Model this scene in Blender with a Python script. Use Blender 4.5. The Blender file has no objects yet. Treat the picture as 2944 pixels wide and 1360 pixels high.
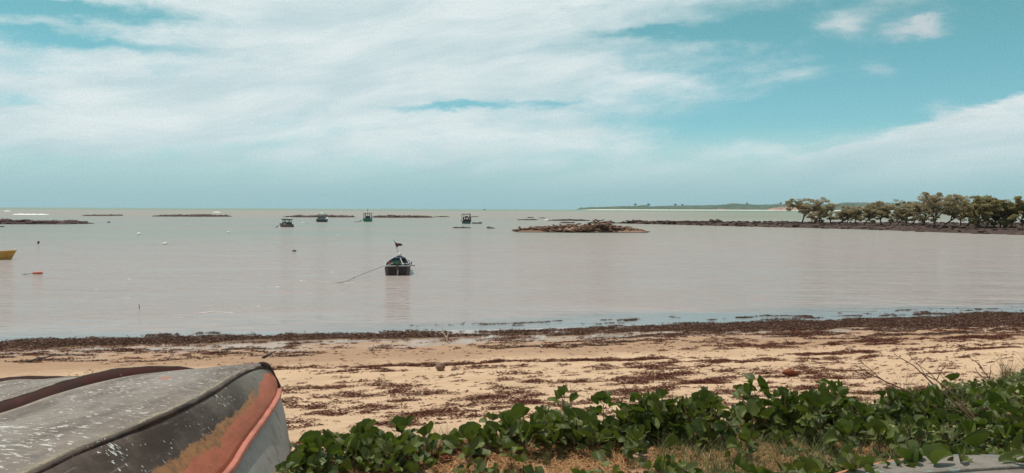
import bpy, bmesh, math, random
import numpy as np
from mathutils import Vector, Matrix
R = math.radians
S = bpy.context.scene
COL = S.collection
# ------------------------------------------------------------------ camera
CAMZ = 3.6
FPX = 2224.0                      # focal length in photo pixels (photo 2944 wide)
PITCH = math.atan(79 / FPX); ROLL = 0.0037
cam = bpy.data.cameras.new("camera"); camo = bpy.data.objects.new("camera", cam); COL.objects.link(camo)
CM = Matrix.Rotation(R(90) - PITCH, 3, 'X') @ Matrix.Rotation(ROLL, 3, 'Z')
camo.matrix_world = Matrix.Translation((0, 0, CAMZ)) @ CM.to_4x4()
cam.sensor_width = 36; cam.lens = 36 * FPX / 2944; cam.clip_start = 0.05; cam.clip_end = 60000
S.camera = camo
# ------------------------------------------------------------------ light
SUN_EL, SUN_AZ = 73.0, -52.0      # azimuth measured from +Y towards +X
sd = Vector((math.sin(R(SUN_AZ)) * math.cos(R(SUN_EL)), math.cos(R(SUN_AZ)) * math.cos(R(SUN_EL)), math.sin(R(SUN_EL))))
sun = bpy.data.lights.new("sun", 'SUN'); suno = bpy.data.objects.new("sun", sun); COL.objects.link(suno)
sun.energy = 3.7; sun.angle = R(0.6); sun.color = (1.0, 0.93, 0.84)
suno.rotation_euler = sd.to_track_quat('Z', 'Y').to_euler(); suno.location = (0, 0, 40)
S.view_settings.view_transform = 'Standard'; S.view_settings.look = 'None'
S.view_settings.exposure = 0.0; S.view_settings.gamma = 1.0
S.render.engine = 'CYCLES'
S.cycles.volume_bounces = 0

# ------------------------------------------------------------------ node helpers
class E:
    """math expression on node sockets"""
    nt = None
    def __init__(s, k): s.k = k
    @staticmethod
    def m(op, *a, clamp=False):
        n = E.nt.nodes.new('ShaderNodeMath'); n.operation = op; n.use_clamp = clamp
        for i, v in enumerate(a):
            if isinstance(v, E): E.nt.links.new(v.k, n.inputs[i])
            else: n.inputs[i].default_value = float(v)
        return E(n.outputs[0])
    def __add__(s, o): return E.m('ADD', s, o)
    __radd__ = __add__
    def __sub__(s, o): return E.m('SUBTRACT', s, o)
    def __rsub__(s, o): return E.m('SUBTRACT', o, s)
    def __mul__(s, o): return E.m('MULTIPLY', s, o)
    __rmul__ = __mul__
    def __truediv__(s, o): return E.m('DIVIDE', s, o)
def clamp(a): return E.m('ADD', a, 0.0, clamp=True)
def emax(a, b): return E.m('MAXIMUM', a, b)
def emin(a, b): return E.m('MINIMUM', a, b)
def smooth(a, lo, hi, t0=0.0, t1=1.0, kind='SMOOTHSTEP'):
    n = E.nt.nodes.new('ShaderNodeMapRange'); n.interpolation_type = kind
    E.nt.links.new(a.k, n.inputs[0])
    for i, v in enumerate((lo, hi, t0, t1)): n.inputs[i + 1].default_value = v
    return E(n.outputs[0])
def gauss(x, y, cx, cy, sx, sy, rot=0.0):
    c, s_ = math.cos(rot), math.sin(rot)
    dx, dy = x - cx, y - cy
    a = (dx * c + dy * s_) * (1 / sx); b = (dy * c - dx * s_) * (1 / sy)
    return E.m('EXPONENT', (a * a + b * b) * -1.0)
def vec(x, y, z=0.0):
    n = E.nt.nodes.new('ShaderNodeCombineXYZ')
    for i, v in enumerate((x, y, z)):
        if isinstance(v, E): E.nt.links.new(v.k, n.inputs[i])
        else: n.inputs[i].default_value = v
    return E(n.outputs[0])
def noise(v, scale, detail=4, rough=0.5, dist=0.0, ty='FBM'):
    n = E.nt.nodes.new('ShaderNodeTexNoise'); n.inputs['Scale'].default_value = scale
    n.inputs['Detail'].default_value = detail; n.inputs['Roughness'].default_value = rough
    n.inputs['Distortion'].default_value = dist
    E.nt.links.new(v.k, n.inputs['Vector']); return E(n.outputs[0])
def voro(v, scale, feat='F1'):
    n = E.nt.nodes.new('ShaderNodeTexVoronoi'); n.feature = feat; n.inputs['Scale'].default_value = scale
    E.nt.links.new(v.k, n.inputs['Vector']); return n
def mixc(f, a, b, mode='MIX'):
    n = E.nt.nodes.new('ShaderNodeMix'); n.data_type = 'RGBA'; n.blend_type = mode
    if isinstance(f, E): E.nt.links.new(f.k, n.inputs[0])
    else: n.inputs[0].default_value = f
    for i, v in ((6, a), (7, b)):
        if isinstance(v, E): E.nt.links.new(v.k, n.inputs[i])
        else: n.inputs[i].default_value = (*v[:3], 1)
    return E(n.outputs[2])
def bump(h, dist, strength=1.0, normal=None):
    n = E.nt.nodes.new('ShaderNodeBump'); n.inputs['Distance'].default_value = dist
    n.inputs['Strength'].default_value = strength
    E.nt.links.new(h.k, n.inputs['Height'])
    if normal: E.nt.links.new(normal.k, n.inputs['Normal'])
    return E(n.outputs[0])
def sep(v):
    n = E.nt.nodes.new('ShaderNodeSeparateXYZ'); E.nt.links.new(v.k, n.inputs[0])
    return E(n.outputs[0]), E(n.outputs[1]), E(n.outputs[2])
def coord(which):
    n = E.nt.nodes.new('ShaderNodeTexCoord'); return E(n.outputs[which])
def position():
    n = E.nt.nodes.new('ShaderNodeNewGeometry'); return E(n.outputs['Position'])
def island():
    n = E.nt.nodes.new('ShaderNodeNewGeometry'); return E(n.outputs['Random Per Island'])
def objrand():
    n = E.nt.nodes.new('ShaderNodeObjectInfo'); return E(n.outputs['Random'])
MATS = {}
def mat(name, fn, rough=0.7, spec=0.4):
    if name in MATS: return MATS[name]
    m = bpy.data.materials.new(name); m.use_nodes = True; nt = m.node_tree; E.nt = nt
    p = nt.nodes['Principled BSDF']; p.inputs['Roughness'].default_value = rough
    p.inputs['Specular IOR Level'].default_value = spec
    r = fn(p) if callable(fn) else fn
    if r is not None:
        if isinstance(r, E): nt.links.new(r.k, p.inputs['Base Color'])
        else: p.inputs['Base Color'].default_value = (*r, 1)
    MATS[name] = m
    return m
def paint(name, c, var=0.35, scale=6.0, rough=0.6, dirt=(0.05, 0.035, 0.03), bumpd=0.004):
    """worn paint with noise dirt"""
    def f(p):
        o = coord('Object')
        n1 = noise(o, scale, 6, 0.65); n2 = noise(o, scale * 4, 4, 0.6)
        base = mixc(smooth(n1, 0.35, 0.7), c, tuple(v * (1 - var) for v in c))
        E.nt.links.new(bump(n2, bumpd).k, p.inputs['Normal'])
        return mixc(smooth(n2 * 0.5 + n1 * 0.5, 0.53, 0.68, 0, 0.75), base, dirt)
    return mat(name, f, rough)

# ------------------------------------------------------------------ world: Nishita sky + cloud veils by direction
w = bpy.data.worlds.new("World"); S.world = w; w.use_nodes = True; nt = w.node_tree; E.nt = nt
bg = nt.nodes['Background']; bg.inputs['Strength'].default_value = 0.1
sky = nt.nodes.new('ShaderNodeTexSky'); sky.sky_type = 'NISHITA'; sky.sun_disc = False
sky.sun_elevation = R(SUN_EL); sky.sun_rotation = R(SUN_AZ); sky.air_density = 1.0; sky.dust_density = 0.6; sky.ozone_density = 1.0
d = coord('Generated'); dx, dy, dz = sep(d)
az = E.m('ARCTAN2', dx, dy); el = E.m('ARCSINE', dz)
warp = noise(vec(az * 3.0, el * 9.0, 3.1), 1.0, 3, 0.5)
warp2 = noise(vec(az * 3.0, el * 9.0, 13.7), 1.0, 3, 0.5)
aw = az + (warp - 0.5) * 0.16; ew = el + (warp2 - 0.5) * 0.055
# tilted streak coordinates (cirrus streaks rising to the right)
ct, st = math.cos(0.16), math.sin(0.16)
sa = aw * ct + ew * st; se = ew * ct - aw * st
n_big = noise(vec(sa * 2.2, se * 7.0, 0.7), 1.0, 5, 0.5)
n_str = noise(vec(sa * 5.0, se * 28.0, 5.2), 1.0, 6, 0.6)
n_puf = noise(vec(aw * 7.0, ew * 22.0, 33.2), 1.0, 7, 0.62, 0.4)
n_fine = noise(vec(aw * 19.0, ew * 58.0, 9.2), 1.0, 6, 0.66)
dens = 0.80 + (n_big - 0.5) * 1.5 + (n_str - 0.5) * 0.70 + (n_fine - 0.5) * 0.85 + (n_puf - 0.5) * 1.05
def hole(u, v, su, sv, k, rot=0.0):
    global dens
    dens = dens - k * gauss(aw, ew, math.atan((u - 1472) / FPX), math.atan((603 - v) / math.hypot(FPX, u - 1472)), su / FPX, sv / FPX, rot)
ap = az + (noise(vec(az * 14.0, el * 34.0, 41.0), 1.0, 5, 0.6) - 0.5) * 0.075
ep = el + (noise(vec(az * 14.0, el * 34.0, 47.0), 1.0, 5, 0.6) - 0.5) * 0.040
def puff(u, v, su, sv, k, rot=0.0):
    global dens
    dens = dens + k * gauss(ap, ep, math.atan((u - 1472) / FPX), math.atan((603 - v) / math.hypot(FPX, u - 1472)), su / FPX, sv / FPX, rot)
hole(2560, 200, 620, 135, 0.80, -0.10)
hole(2150, 80, 300, 60, 0.55, 0.15)
hole(2880, 60, 330, 130, 0.55)
hole(2250, 350, 520, 62, 0.62, -0.05)
hole(2050, 110, 200, 26, 0.35)
puff(1280, 312, 170, 11, -0.95)
puff(1560, 300, 150, 9, -0.5)
puff(1850, 95, 150, 14, -0.6)
puff(780, 350, 60, 12, -0.25)
puff(130, 35, 360, 30, -0.95, 0.03)
puff(160, 118, 320, 20, -0.85)
puff(40, 5, 200, 16, -0.4)
puff(60, 300, 150, 12, -0.3)
hole(60, 300, 120, 14, 0.25)
hole(1900, 260, 90, 18, 0.25)
# cloud bank low on the right with a crisp upper edge that climbs to the right
edge_ = smooth(az, 0.33, 0.60, 0.058, 0.135, kind='LINEAR') + (n_fine - 0.5) * 0.020 + (n_puf - 0.5) * 0.030
bank_ = smooth(edge_ - el, -0.002, 0.014) * smooth(el, 0.02, 0.075) * smooth(az, 0.30, 0.42)
dens = dens + bank_ * 0.92
puff(2700, 320, 60, 26, 0.6)
puff(2640, 88, 85, 26, 0.95)
puff(2425, 72, 45, 26, 0.55)
puff(2740, 150, 80, 24, 0.35)
puff(2530, 190, 90, 40, 0.42, -0.6)
puff(2280, 210, 130, 36, 0.6)
puff(2060, 130, 170, 22, 0.45)
puff(2900, 140, 90, 40, 0.4)
puff(1000, 170, 620, 150, 0.35, 0.2)
puff(500, 360, 800, 90, 0.25)
cover = smooth(dens, 0.05, 1.15, kind='SMOOTHSTEP')
cover = emin(cover, 0.97)
high = smooth(el, 0.35, 0.7)                       # overhead: broken cloud, keeps the light even
cover = cover * (1.0 - high) + high * smooth(n_big + (n_str - 0.5) * 0.4, 0.35, 0.7, 0.2, 0.7)
tint = mixc(smooth(el, 0.0, 0.28), (0.66, 1.05, 1.12), (0.60, 1.11, 0.84))
skyc = mixc(1.0, E(sky.outputs[0]), tint, 'MULTIPLY')
shade = smooth(noise(vec(sa * 3.5, se * 18.0, 21.0), 1.0, 6, 0.62), 0.34, 0.66)
cc = mixc(shade, (5.5, 6.9, 7.2), (7.6, 8.35, 8.4))
cc = mixc(smooth(el, 0.0, 0.10), (3.0, 5.35, 5.8), cc)
cover = emax(cover, smooth(el, 0.015, 0.11, 0.95, 0.0))
# faint warm tinge in the far right wisps
cc = mixc(gauss(az, el, 0.49, 0.20, 0.12, 0.07) * 0.5, cc, (7.0, 6.3, 6.3))
final = mixc(cover, skyc, cc)
grain = noise(vec(az * 420.0, el * 420.0, 2.0), 1.0, 2, 0.6)
final = mixc(0.10, final, mixc(smooth(grain, 0.3, 0.7), (0.6, 0.6, 0.6), (1.4, 1.4, 1.4)), 'MULTIPLY')
nt.links.new(final.k, bg.inputs['Color'])
w.cycles.sampling_method = 'MANUAL'; w.cycles.sample_map_resolution = 1024

# ------------------------------------------------------------------ pixel helpers and numpy noise
def ray(u, v):
    d = CM @ Vector(((u - 1472) / FPX, (680 - v) / FPX, -1.0)); return d
def at(u, v, z):
    d = ray(u, v); t = (z - CAMZ) / d.z; return Vector((0, 0, CAMZ)) + d * t
def aty(u, v, y):
    d = ray(u, v); return Vector((0, 0, CAMZ)) + d * (y / d.y)
def vn(x, y, seed=0):
    x = np.asarray(x, float); y = np.asarray(y, float)
    xi = np.floor(x).astype(np.int64); yi = np.floor(y).astype(np.int64); fx = x - xi; fy = y - yi
    def h(a, b):
        n = (a * 374761393 + b * 668265263 + seed * 1442695041) & 0xffffffff
        n = ((n ^ (n >> 13)) * 1274126177) & 0xffffffff
        n = (n ^ (n >> 16)) & 0xffffffff
        return n / 4294967295.0
    sx = fx * fx * (3 - 2 * fx); sy = fy * fy * (3 - 2 * fy)
    return (h(xi, yi) * (1 - sx) + h(xi + 1, yi) * sx) * (1 - sy) + (h(xi, yi + 1) * (1 - sx) + h(xi + 1, yi + 1) * sx) * sy
def fbm(x, y, seed=0, o=4, g=0.5):
    r = 0; a = 1; t = 0
    for i in range(o):
        r = r + a * vn(x * 2 ** i, y * 2 ** i, seed + i * 17); t += a; a *= g
    return r / t
rng = np.random.default_rng(7); random.seed(7)

# ------------------------------------------------------------------ object helpers
def link(o): COL.objects.link(o); return o
def tag(o, label=None, cat=None, group=None, kind=None):
    if label: o['label'] = label
    if cat: o['category'] = cat
    if group: o['group'] = group
    if kind: o['kind'] = kind
    return o
def empty(name, loc=(0, 0, 0), rz=0.0):
    o = bpy.data.objects.new(name, None); link(o); o.location = loc; o.rotation_euler = (0, 0, rz)
    o.empty_display_size = 0.2
    return o
def npmesh(name, V, F, material=None, parent=None, smoothed=False, uv=None, mats=None, midx=None):
    """V (n,3), F list/array of faces"""
    me = bpy.data.meshes.new(name)
    V = np.asarray(V, dtype=np.float32)
    if isinstance(F, np.ndarray):
        k = F.shape[1]; nf = F.shape[0]
        me.vertices.add(len(V)); me.vertices.foreach_set('co', V.ravel())
        me.loops.add(nf * k); me.loops.foreach_set('vertex_index', F.astype(np.int32).ravel())
        me.polygons.add(nf); me.polygons.foreach_set('loop_start', np.arange(0, nf * k, k, dtype=np.int32))
        me.polygons.foreach_set('loop_total', np.full(nf, k, dtype=np.int32))
        me.update(calc_edges=True)
    else:
        me.from_pydata(V.tolist(), [], F); me.update()
    if smoothed: me.polygons.foreach_set('use_smooth', [True] * len(me.polygons))
    if uv is not None:
        l = me.uv_layers.new(name='UVMap'); vi = np.zeros(len(me.loops), dtype=np.int32)
        me.loops.foreach_get('vertex_index', vi)
        l.data.foreach_set('uv', np.asarray(uv, dtype=np.float32)[vi].ravel())
    for m_ in (mats or ([material] if material else [])): me.materials.append(m_)
    if midx is not None: me.polygons.foreach_set('material_index', np.asarray(midx, dtype=np.int32))
    o = bpy.data.objects.new(name, me); link(o)
    if parent: o.parent = parent
    return o
class MB:
    """collects shapes, builds ONE mesh"""
    def __init__(s): s.V = []; s.F = []
    def add(s, V, F):
        b = len(s.V); s.V += [tuple(v) for v in V]; s.F += [tuple(i + b for i in f) for f in F]
    def box(s, c, size, rz=0.0, rx=0.0, ry=0.0, taper=1.0):
        M = Matrix.Translation(c) @ Matrix.Rotation(rz, 4, 'Z') @ Matrix.Rotation(ry, 4, 'Y') @ Matrix.Rotation(rx, 4, 'X')
        x, y, z = (k / 2 for k in size)
        P = [(-x, -y, -z), (x, -y, -z), (x, y, -z), (-x, y, -z)] + [(a * taper, b * taper, z) for a, b in ((-x, -y), (x, -y), (x, y), (-x, y))]
        s.add([M @ Vector(p) for p in P], [(0, 3, 2, 1), (4, 5, 6, 7), (0, 1, 5, 4), (1, 2, 6, 5), (2, 3, 7, 6), (3, 0, 4, 7)])
    def tube(s, pts, rad, n=6, cap=True):
        pts = [Vector(p) for p in pts]
        if not hasattr(rad, '__len__'): rad = [rad] * len(pts)
        rings = []
        up = Vector((0, 0, 1))
        for i, p in enumerate(pts):
            t = (pts[min(i + 1, len(pts) - 1)] - pts[max(i - 1, 0)])
            if t.length < 1e-9: t = Vector((0, 0, 1))
            t.normalize(); a = t.cross(up)
            if a.length < 0.05: a = t.cross(Vector((1, 0, 0)))
            a.normalize(); b = t.cross(a)
            rings.append([p + (a * math.cos(2 * math.pi * k / n) + b * math.sin(2 * math.pi * k / n)) * rad[i] for k in range(n)])
        V = [v for r_ in rings for v in r_]; F = []
        for i in range(len(pts) - 1):
            for k in range(n):
                F.append((i * n + k, i * n + (k + 1) % n, (i + 1) * n + (k + 1) % n, (i + 1) * n + k))
        if cap:
            F.append(tuple(range(n - 1, -1, -1))); F.append(tuple((len(pts) - 1) * n + k for k in range(n)))
        s.add(V, F)
    def ball(s, c, r, n=10, m=7):
        if not hasattr(r, '__len__'): r = (r, r, r)
        V = []; F = []
        for j in range(m + 1):
            ph = math.pi * j / m
            for k in range(n):
                th = 2 * math.pi * k / n
                V.append((c[0] + r[0] * math.sin(ph) * math.cos(th), c[1] + r[1] * math.sin(ph) * math.sin(th), c[2] + r[2] * math.cos(ph)))
        for j in range(m):
            for k in range(n):
                F.append((j * n + k, (j + 1) * n + k, (j + 1) * n + (k + 1) % n, j * n + (k + 1) % n))
        s.add(V, F)
    def build(s, name, material, parent=None, smoothed=False, bevel=0.0):
        me = bpy.data.meshes.new(name); me.from_pydata([tuple(v) for v in s.V], [], s.F); me.update()
        if smoothed: me.polygons.foreach_set('use_smooth', [True] * len(me.polygons))
        me.materials.append(material)
        o = bpy.data.objects.new(name, me); link(o)
        if parent: o.parent = parent
        if bevel:
            b = o.modifiers.new('bevel', 'BEVEL'); b.width = bevel; b.segments = 2; b.limit_method = 'ANGLE'
        return o
def grid_faces(nu, nv):
    i = np.arange(nu - 1)[:, None] * nv + np.arange(nv - 1)[None, :]
    i = i.ravel(); return np.stack([i, i + nv, i + nv + 1, i + 1], 1)
def curve(pts, n):
    """catmull-rom resample of pts by arc length"""
    P = np.array([list(p) for p in pts], float); m = len(P)
    E0 = np.vstack([2 * P[0] - P[1], P, 2 * P[-1] - P[-2]]); out = []
    for i in range(m - 1):
        p0, p1, p2, p3 = E0[i:i + 4]
        for t in np.linspace(0, 1, 24, endpoint=False):
            out.append(0.5 * ((2 * p1) + (-p0 + p2) * t + (2 * p0 - 5 * p1 + 4 * p2 - p3) * t * t + (-p0 + 3 * p1 - 3 * p2 + p3) * t ** 3))
    out.append(P[-1]); out = np.array(out)
    s = np.r_[0, np.cumsum(np.linalg.norm(np.diff(out, axis=0), axis=1))]
    t = np.linspace(0, s[-1], n)
    return np.stack([np.interp(t, s, out[:, k]) for k in range(out.shape[1])], 1)

# ------------------------------------------------------------------ terrain heights
ex = [-60, -3.0, -2.0, -1.75, -1.2, 0.08, 1.5, 3.05, 5.1, 8.0, 14, 60]
ey = [-30, -1.0, 2.6, 5.0, 5.6, 6.0, 6.35, 6.7, 7.8, 9.2, 11.5, 26]
def shore(x): return 23.2 + 0.19 * x + (fbm(np.asarray(x) * 0.25, np.zeros_like(x), 4, 3) - 0.5) * 1.6
def inland(x, y): return (23.2 + 0.19 * np.asarray(x) - y) * 0.983 + (fbm(np.asarray(x) * 0.22, np.asarray(y) * 0.15, 4, 3) - 0.5) * 1.2
def ground_z(x, y):
    x = np.asarray(x, float); y = np.asarray(y, float)
    s = inland(x, y)
    zb = np.where(s > 0, 0.030 * s + 0.0031 * s * s, 0.055 * s)
    zb = np.minimum(zb, 1.02 + 0.004 * s); zb = np.maximum(zb, -3.0)
    zb = zb + (fbm(x * 0.7, y * 1.3, 8, 4) - 0.5) * 0.07 * np.clip(s, 0, 4) / 4 + (fbm(x * 2.6, y * 3.2, 28, 3) - 0.5) * 0.045 * np.clip(s, 0, 3) / 3
    e = np.interp(x, ex, ey)
    t = np.clip((e + 0.9 - y) / 1.15, 0, 1); t = t * t * (3 - 2 * t)
    zt = 1.84 + (fbm(x * 1.3, y * 1.3, 31, 3) - 0.5) * 0.09 + 0.03 * np.clip(x - 3, 0, 4)
    return zb * (1 - t) + np.maximum(zt, zb) * t
def gz(x, y): return float(ground_z(np.array([x]), np.array([y]))[0])
def on_ground(u, v):
    """where the sight line of a photo pixel meets the ground"""
    d = ray(u, v); d = d / d.y; lo = 2.0
    ys = np.linspace(2.5, 40, 1500); z = CAMZ + d.z * ys; g = ground_z(d.x * ys, ys)
    i = np.argmax(z <= g); y = ys[i]
    return Vector((d.x * y, y, float(g[i])))
xs = np.unique(np.r_[-4000, -1500, -600, -250, -120, -70, np.arange(-45, -14, 0.5), np.arange(-14, 14, 0.085), np.arange(14, 50, 0.5), 70, 120, 250, 600, 1500, 4000])
ys = np.unique(np.r_[-4000, -1000, -200, -60, -20, np.arange(-8, 3, 0.5), np.arange(3, 12, 0.085), np.arange(12, 32, 0.16), 36, 42, 60, 90, 150, 300])
GX, GY = np.meshgrid(xs, ys, indexing='ij')
GZ = ground_z(GX, GY)
def sand_mat(p):
    pos = position(); x, y, z = sep(pos)
    n1 = noise(pos, 0.9, 5, 0.6); n2 = noise(pos, 14.0, 5, 0.7); n3 = noise(pos, 220.0, 2, 0.6)
    st_ = noise(vec(x * 0.5 - y * 0.09, y * 2.4 + x * -0.45, 1.0), 1.0, 5, 0.6)
    zz = z + (n1 - 0.5) * 0.10 + (st_ - 0.5) * 0.10
    dry = mixc(smooth(st_, 0.35, 0.65), (0.68, 0.465, 0.300), (0.59, 0.385, 0.245))
    dry = mixc(smooth(n1, 0.5, 0.72, 0, 0.45), dry, (0.46, 0.315, 0.19))
    damp = mixc(smooth(n2, 0.3, 0.7), (0.44, 0.275, 0.170), (0.38, 0.230, 0.145))
    wet = (0.235, 0.155, 0.115)
    c = mixc(smooth(zz, 0.22, 0.34), damp, dry)
    c = mixc(smooth(zz, -0.02, 0.09), wet, c)
    c = mixc(smooth(n3, 0.30, 0.75), mixc(1.0, c, (0.82, 0.82, 0.82), 'MULTIPLY'), c)
    c = mixc(smooth(n2, 0.66, 0.75, 0, 0.5), c, (0.30, 0.17, 0.10))
    bk_ = smooth(z + (n1 - 0.5) * 0.5, 1.35, 1.75)
    c = mixc(bk_ * smooth(n2 * 0.5 + n1 * 0.5, 0.36, 0.56), c, mixc(smooth(n2, 0.35, 0.6), (0.30, 0.150, 0.085), (0.44, 0.27, 0.15)))
    r_ = smooth(z + (st_ - 0.5) * 0.30, 0.07, 0.16, 0.07, 0.85)
    E.nt.links.new(r_.k, p.inputs['Roughness'])
    sp = smooth(z + (st_ - 0.5) * 0.30, 0.07, 0.16, 0.8, 0.12); E.nt.links.new(sp.k, p.inputs['Specular IOR Level'])
    bs = smooth(z, 0.03, 0.25)
    b = bump((n2 * 0.8 + n1 * 1.0 + noise(vec(x * 3.0, y * 7.0, 0.0), 1.0, 3, 0.5) * 0.6 + n3 * 0.05) * bs, 0.05)
    E.nt.links.new(b.k, p.inputs['Normal'])
    return c
V = np.stack([GX.ravel(), GY.ravel(), GZ.ravel()], 1)
o = npmesh("ground", V, grid_faces(len(xs), len(ys)), mat('sand', sand_mat), smoothed=True)
tag(o, "pale yellow sand beach running along the murky bay, darker where wet", "ground", kind='structure')

# ------------------------------------------------------------------ water
def water_mat():
    m = bpy.data.materials.new('sea_water'); m.use_nodes = True; nt = m.node_tree; E.nt = nt
    for n in list(nt.nodes):
        if n.type == 'BSDF_PRINCIPLED': nt.nodes.remove(n)
    out = nt.nodes['Material Output']
    pos = position(); x, y, z = sep(pos)
    ax = x / emax(y, 10.0)                                    # bearing
    ld = E.m('LOGARITHM', emax(y, 5.0), 10.0)
    nz = noise(vec(ax * 3.0, ld * 9.0, 0.4), 1.0, 4, 0.55)
    nz2 = noise(vec(x * 0.012, y * 0.05, 0.0), 1.0, 4, 0.6)
    t = ld + (nz - 0.5) * 0.10 + (nz2 - 0.5) * 0.10
    beige = (0.320, 0.268, 0.248); teal = (0.240, 0.270, 0.248); sandy = (0.285, 0.265, 0.225); green = (0.11, 0.20, 0.14)
    right = smooth(ax, -0.25, 0.25)
    # distance of the change from silty beige to green-grey: nearer on the left
    c = mixc(smooth(t + (1.0 - right) * 0.13, 1.78, 2.22), beige, mixc(right, teal, (0.280, 0.270, 0.235)))
    c = mixc(smooth(t, 2.34, 2.62), c, mixc(smooth(ax, 0.15, 0.3), sandy, (0.215, 0.240, 0.17)))
    c = mixc(smooth(t - smooth(ax, 0.1, 0.35) * 0.0, 2.98, 3.22), c, mixc(smooth(ax, 0.1, 0.3), (0.155, 0.24, 0.165), green))
    # silt clouds
    c = mixc(smooth(nz2, 0.35, 0.7, 0, 0.45), c, (0.335, 0.265, 0.240))
    # ripples
    h1 = noise(vec(x * 0.42 + y * 0.08, y * 1.35, 0.0), 1.0, 4, 0.6)
    h2 = noise(vec(x * 2.6 - y * 0.4, y * 7.0, 4.0), 1.0, 3, 0.6)
    h3 = noise(vec(x * 0.10 + y * 0.02, y * 0.42, 7.0), 1.0, 4, 0.6)
    near = smooth(ld, 1.4, 2.6, 0.7, 1.0)
    sh = (y - x * 0.19 - 23.2)                                # metres off the shore line
    calm = smooth(sh, 0.0, 6.0, 0.25, 1.0)
    # patches ruffled by the breeze
    gust = smooth(noise(vec(x * 0.10, y * 0.30, 2.0), 1.0, 4, 0.6), 0.35, 0.7, 0.55, 1.25)
    b = bump((h1 * 1.0 + h2 * 0.30 + h3 * 3.0) * near * calm * gust, 0.24)
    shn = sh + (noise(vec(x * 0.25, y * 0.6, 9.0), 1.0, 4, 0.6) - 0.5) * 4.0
    c = mixc(smooth(shn - smooth(x, -4.0, 4.0, 0.0, 1.6), 0.0, 2.4), (0.215, 0.222, 0.222), c)          # clearer shallow strip along the weed, blue-grey sky reflection put into its colour
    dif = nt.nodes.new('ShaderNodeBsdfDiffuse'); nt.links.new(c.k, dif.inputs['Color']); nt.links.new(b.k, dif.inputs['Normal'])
    gl = nt.nodes.new('ShaderNodeBsdfGlossy'); gl.inputs['Roughness'].default_value = 0.09
    gl.inputs['Color'].default_value = (0.92, 0.92, 0.92, 1)
    nt.links.new(b.k, gl.inputs['Normal'])
    fr = nt.nodes.new('ShaderNodeFresnel'); fr.inputs['IOR'].default_value = 1.33; nt.links.new(b.k, fr.inputs['Normal'])
    k = smooth(sh, 0.0, 5.0, 0.78, 0.66) * smooth(ld, 1.6, 2.15, 1.0, 0.62)
    mx = nt.nodes.new('ShaderNodeMixShader'); nt.links.new(emin(E(fr.outputs[0]) * k, 0.75).k, mx.inputs[0])
    nt.links.new(dif.outputs[0], mx.inputs[1]); nt.links.new(gl.outputs[0], mx.inputs[2])
    nt.links.new(mx.outputs[0], out.inputs['Surface'])
    return m
wx = np.array([-30000, -6000, -1500, -300, 0, 300, 1500, 6000, 30000.]); wy = np.array([-30, 12, 40, 100, 300, 1000, 4000, 12000, 30000.])
WX, WY = np.meshgrid(wx, wy, indexing='ij')
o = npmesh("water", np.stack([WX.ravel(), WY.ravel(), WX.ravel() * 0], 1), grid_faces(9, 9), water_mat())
tag(o, "calm silty beige sea turning green towards the horizon", "sea", kind='structure')
HAZE = 1
# ------------------------------------------------------------------ seaweed (uncountable)
def blades(name, X, Y, Zb, material, lmin, lmax, wmin, wmax, hz, ang0, angs, seed, curl=0.0):
    r = np.random.default_rng(seed); n = len(X)
    L = r.uniform(lmin, lmax, n); W = r.uniform(wmin, wmax, n); A = ang0 + r.normal(0, angs, n)
    tilt = r.normal(0, 0.35, n); roll = r.normal(0, 0.9, n)
    Z = Zb + r.uniform(0, 1, n) * hz
    dx, dy, dz = np.cos(A) * np.cos(tilt), np.sin(A) * np.cos(tilt), np.sin(tilt)
    px, py, pz = -np.sin(A) * np.cos(roll), np.cos(A) * np.cos(roll), np.sin(roll)
    C = np.stack([X, Y, Z], 1); D = np.stack([dx, dy, dz], 1) * L[:, None] * 0.5; P = np.stack([px, py, pz], 1) * W[:, None] * 0.5
    bend = np.stack([px, py, np.abs(pz)], 1) * (r.normal(0, 0.25, n) * L)[:, None]
    V = np.stack([C - D - P * 0.5, C - D + P * 0.5, C + bend + P, C + D, C + bend - P], 1).reshape(-1, 3)
    b = np.arange(n)[:, None] * 5
    F3 = np.concatenate([b + np.array([[0, 4, 2, 1]]), b + np.array([[4, 3, 2, 2]])], 0)
    Q = b + np.array([[0, 4, 2, 1]]); T = b + np.array([[4, 3, 2]])
    F = [tuple(q) for q in Q.tolist()] + [tuple(t) for t in T.tolist()]
    return npmesh(name, V, F, material)
def weed_mat(a, b_, c_):
    def f(p):
        i = island(); c = mixc(smooth(i, 0.0, 1.0, kind='LINEAR'), a, b_)
        return mixc(smooth(i, 0.9, 0.92), c, c_)
    return f
m_wet = mat('wet_seaweed', weed_mat((0.065, 0.030, 0.020), (0.175, 0.092, 0.062), (0.33, 0.21, 0.16)), 0.75, 0.15)
m_dry = mat('dry_seaweed', weed_mat((0.060, 0.014, 0.007), (0.19, 0.048, 0.022), (0.34, 0.16, 0.085)), 0.65, 0.3)
SHA = math.atan(0.19)
def scatter(n, x0, x1, s0, s1, seed):
    r = np.random.default_rng(seed); X = r.uniform(x0, x1, n); s = r.uniform(s0, s1, n)
    Y = 23.2 + 0.19 * X - s; return X, Y, inland(X, Y)
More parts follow.
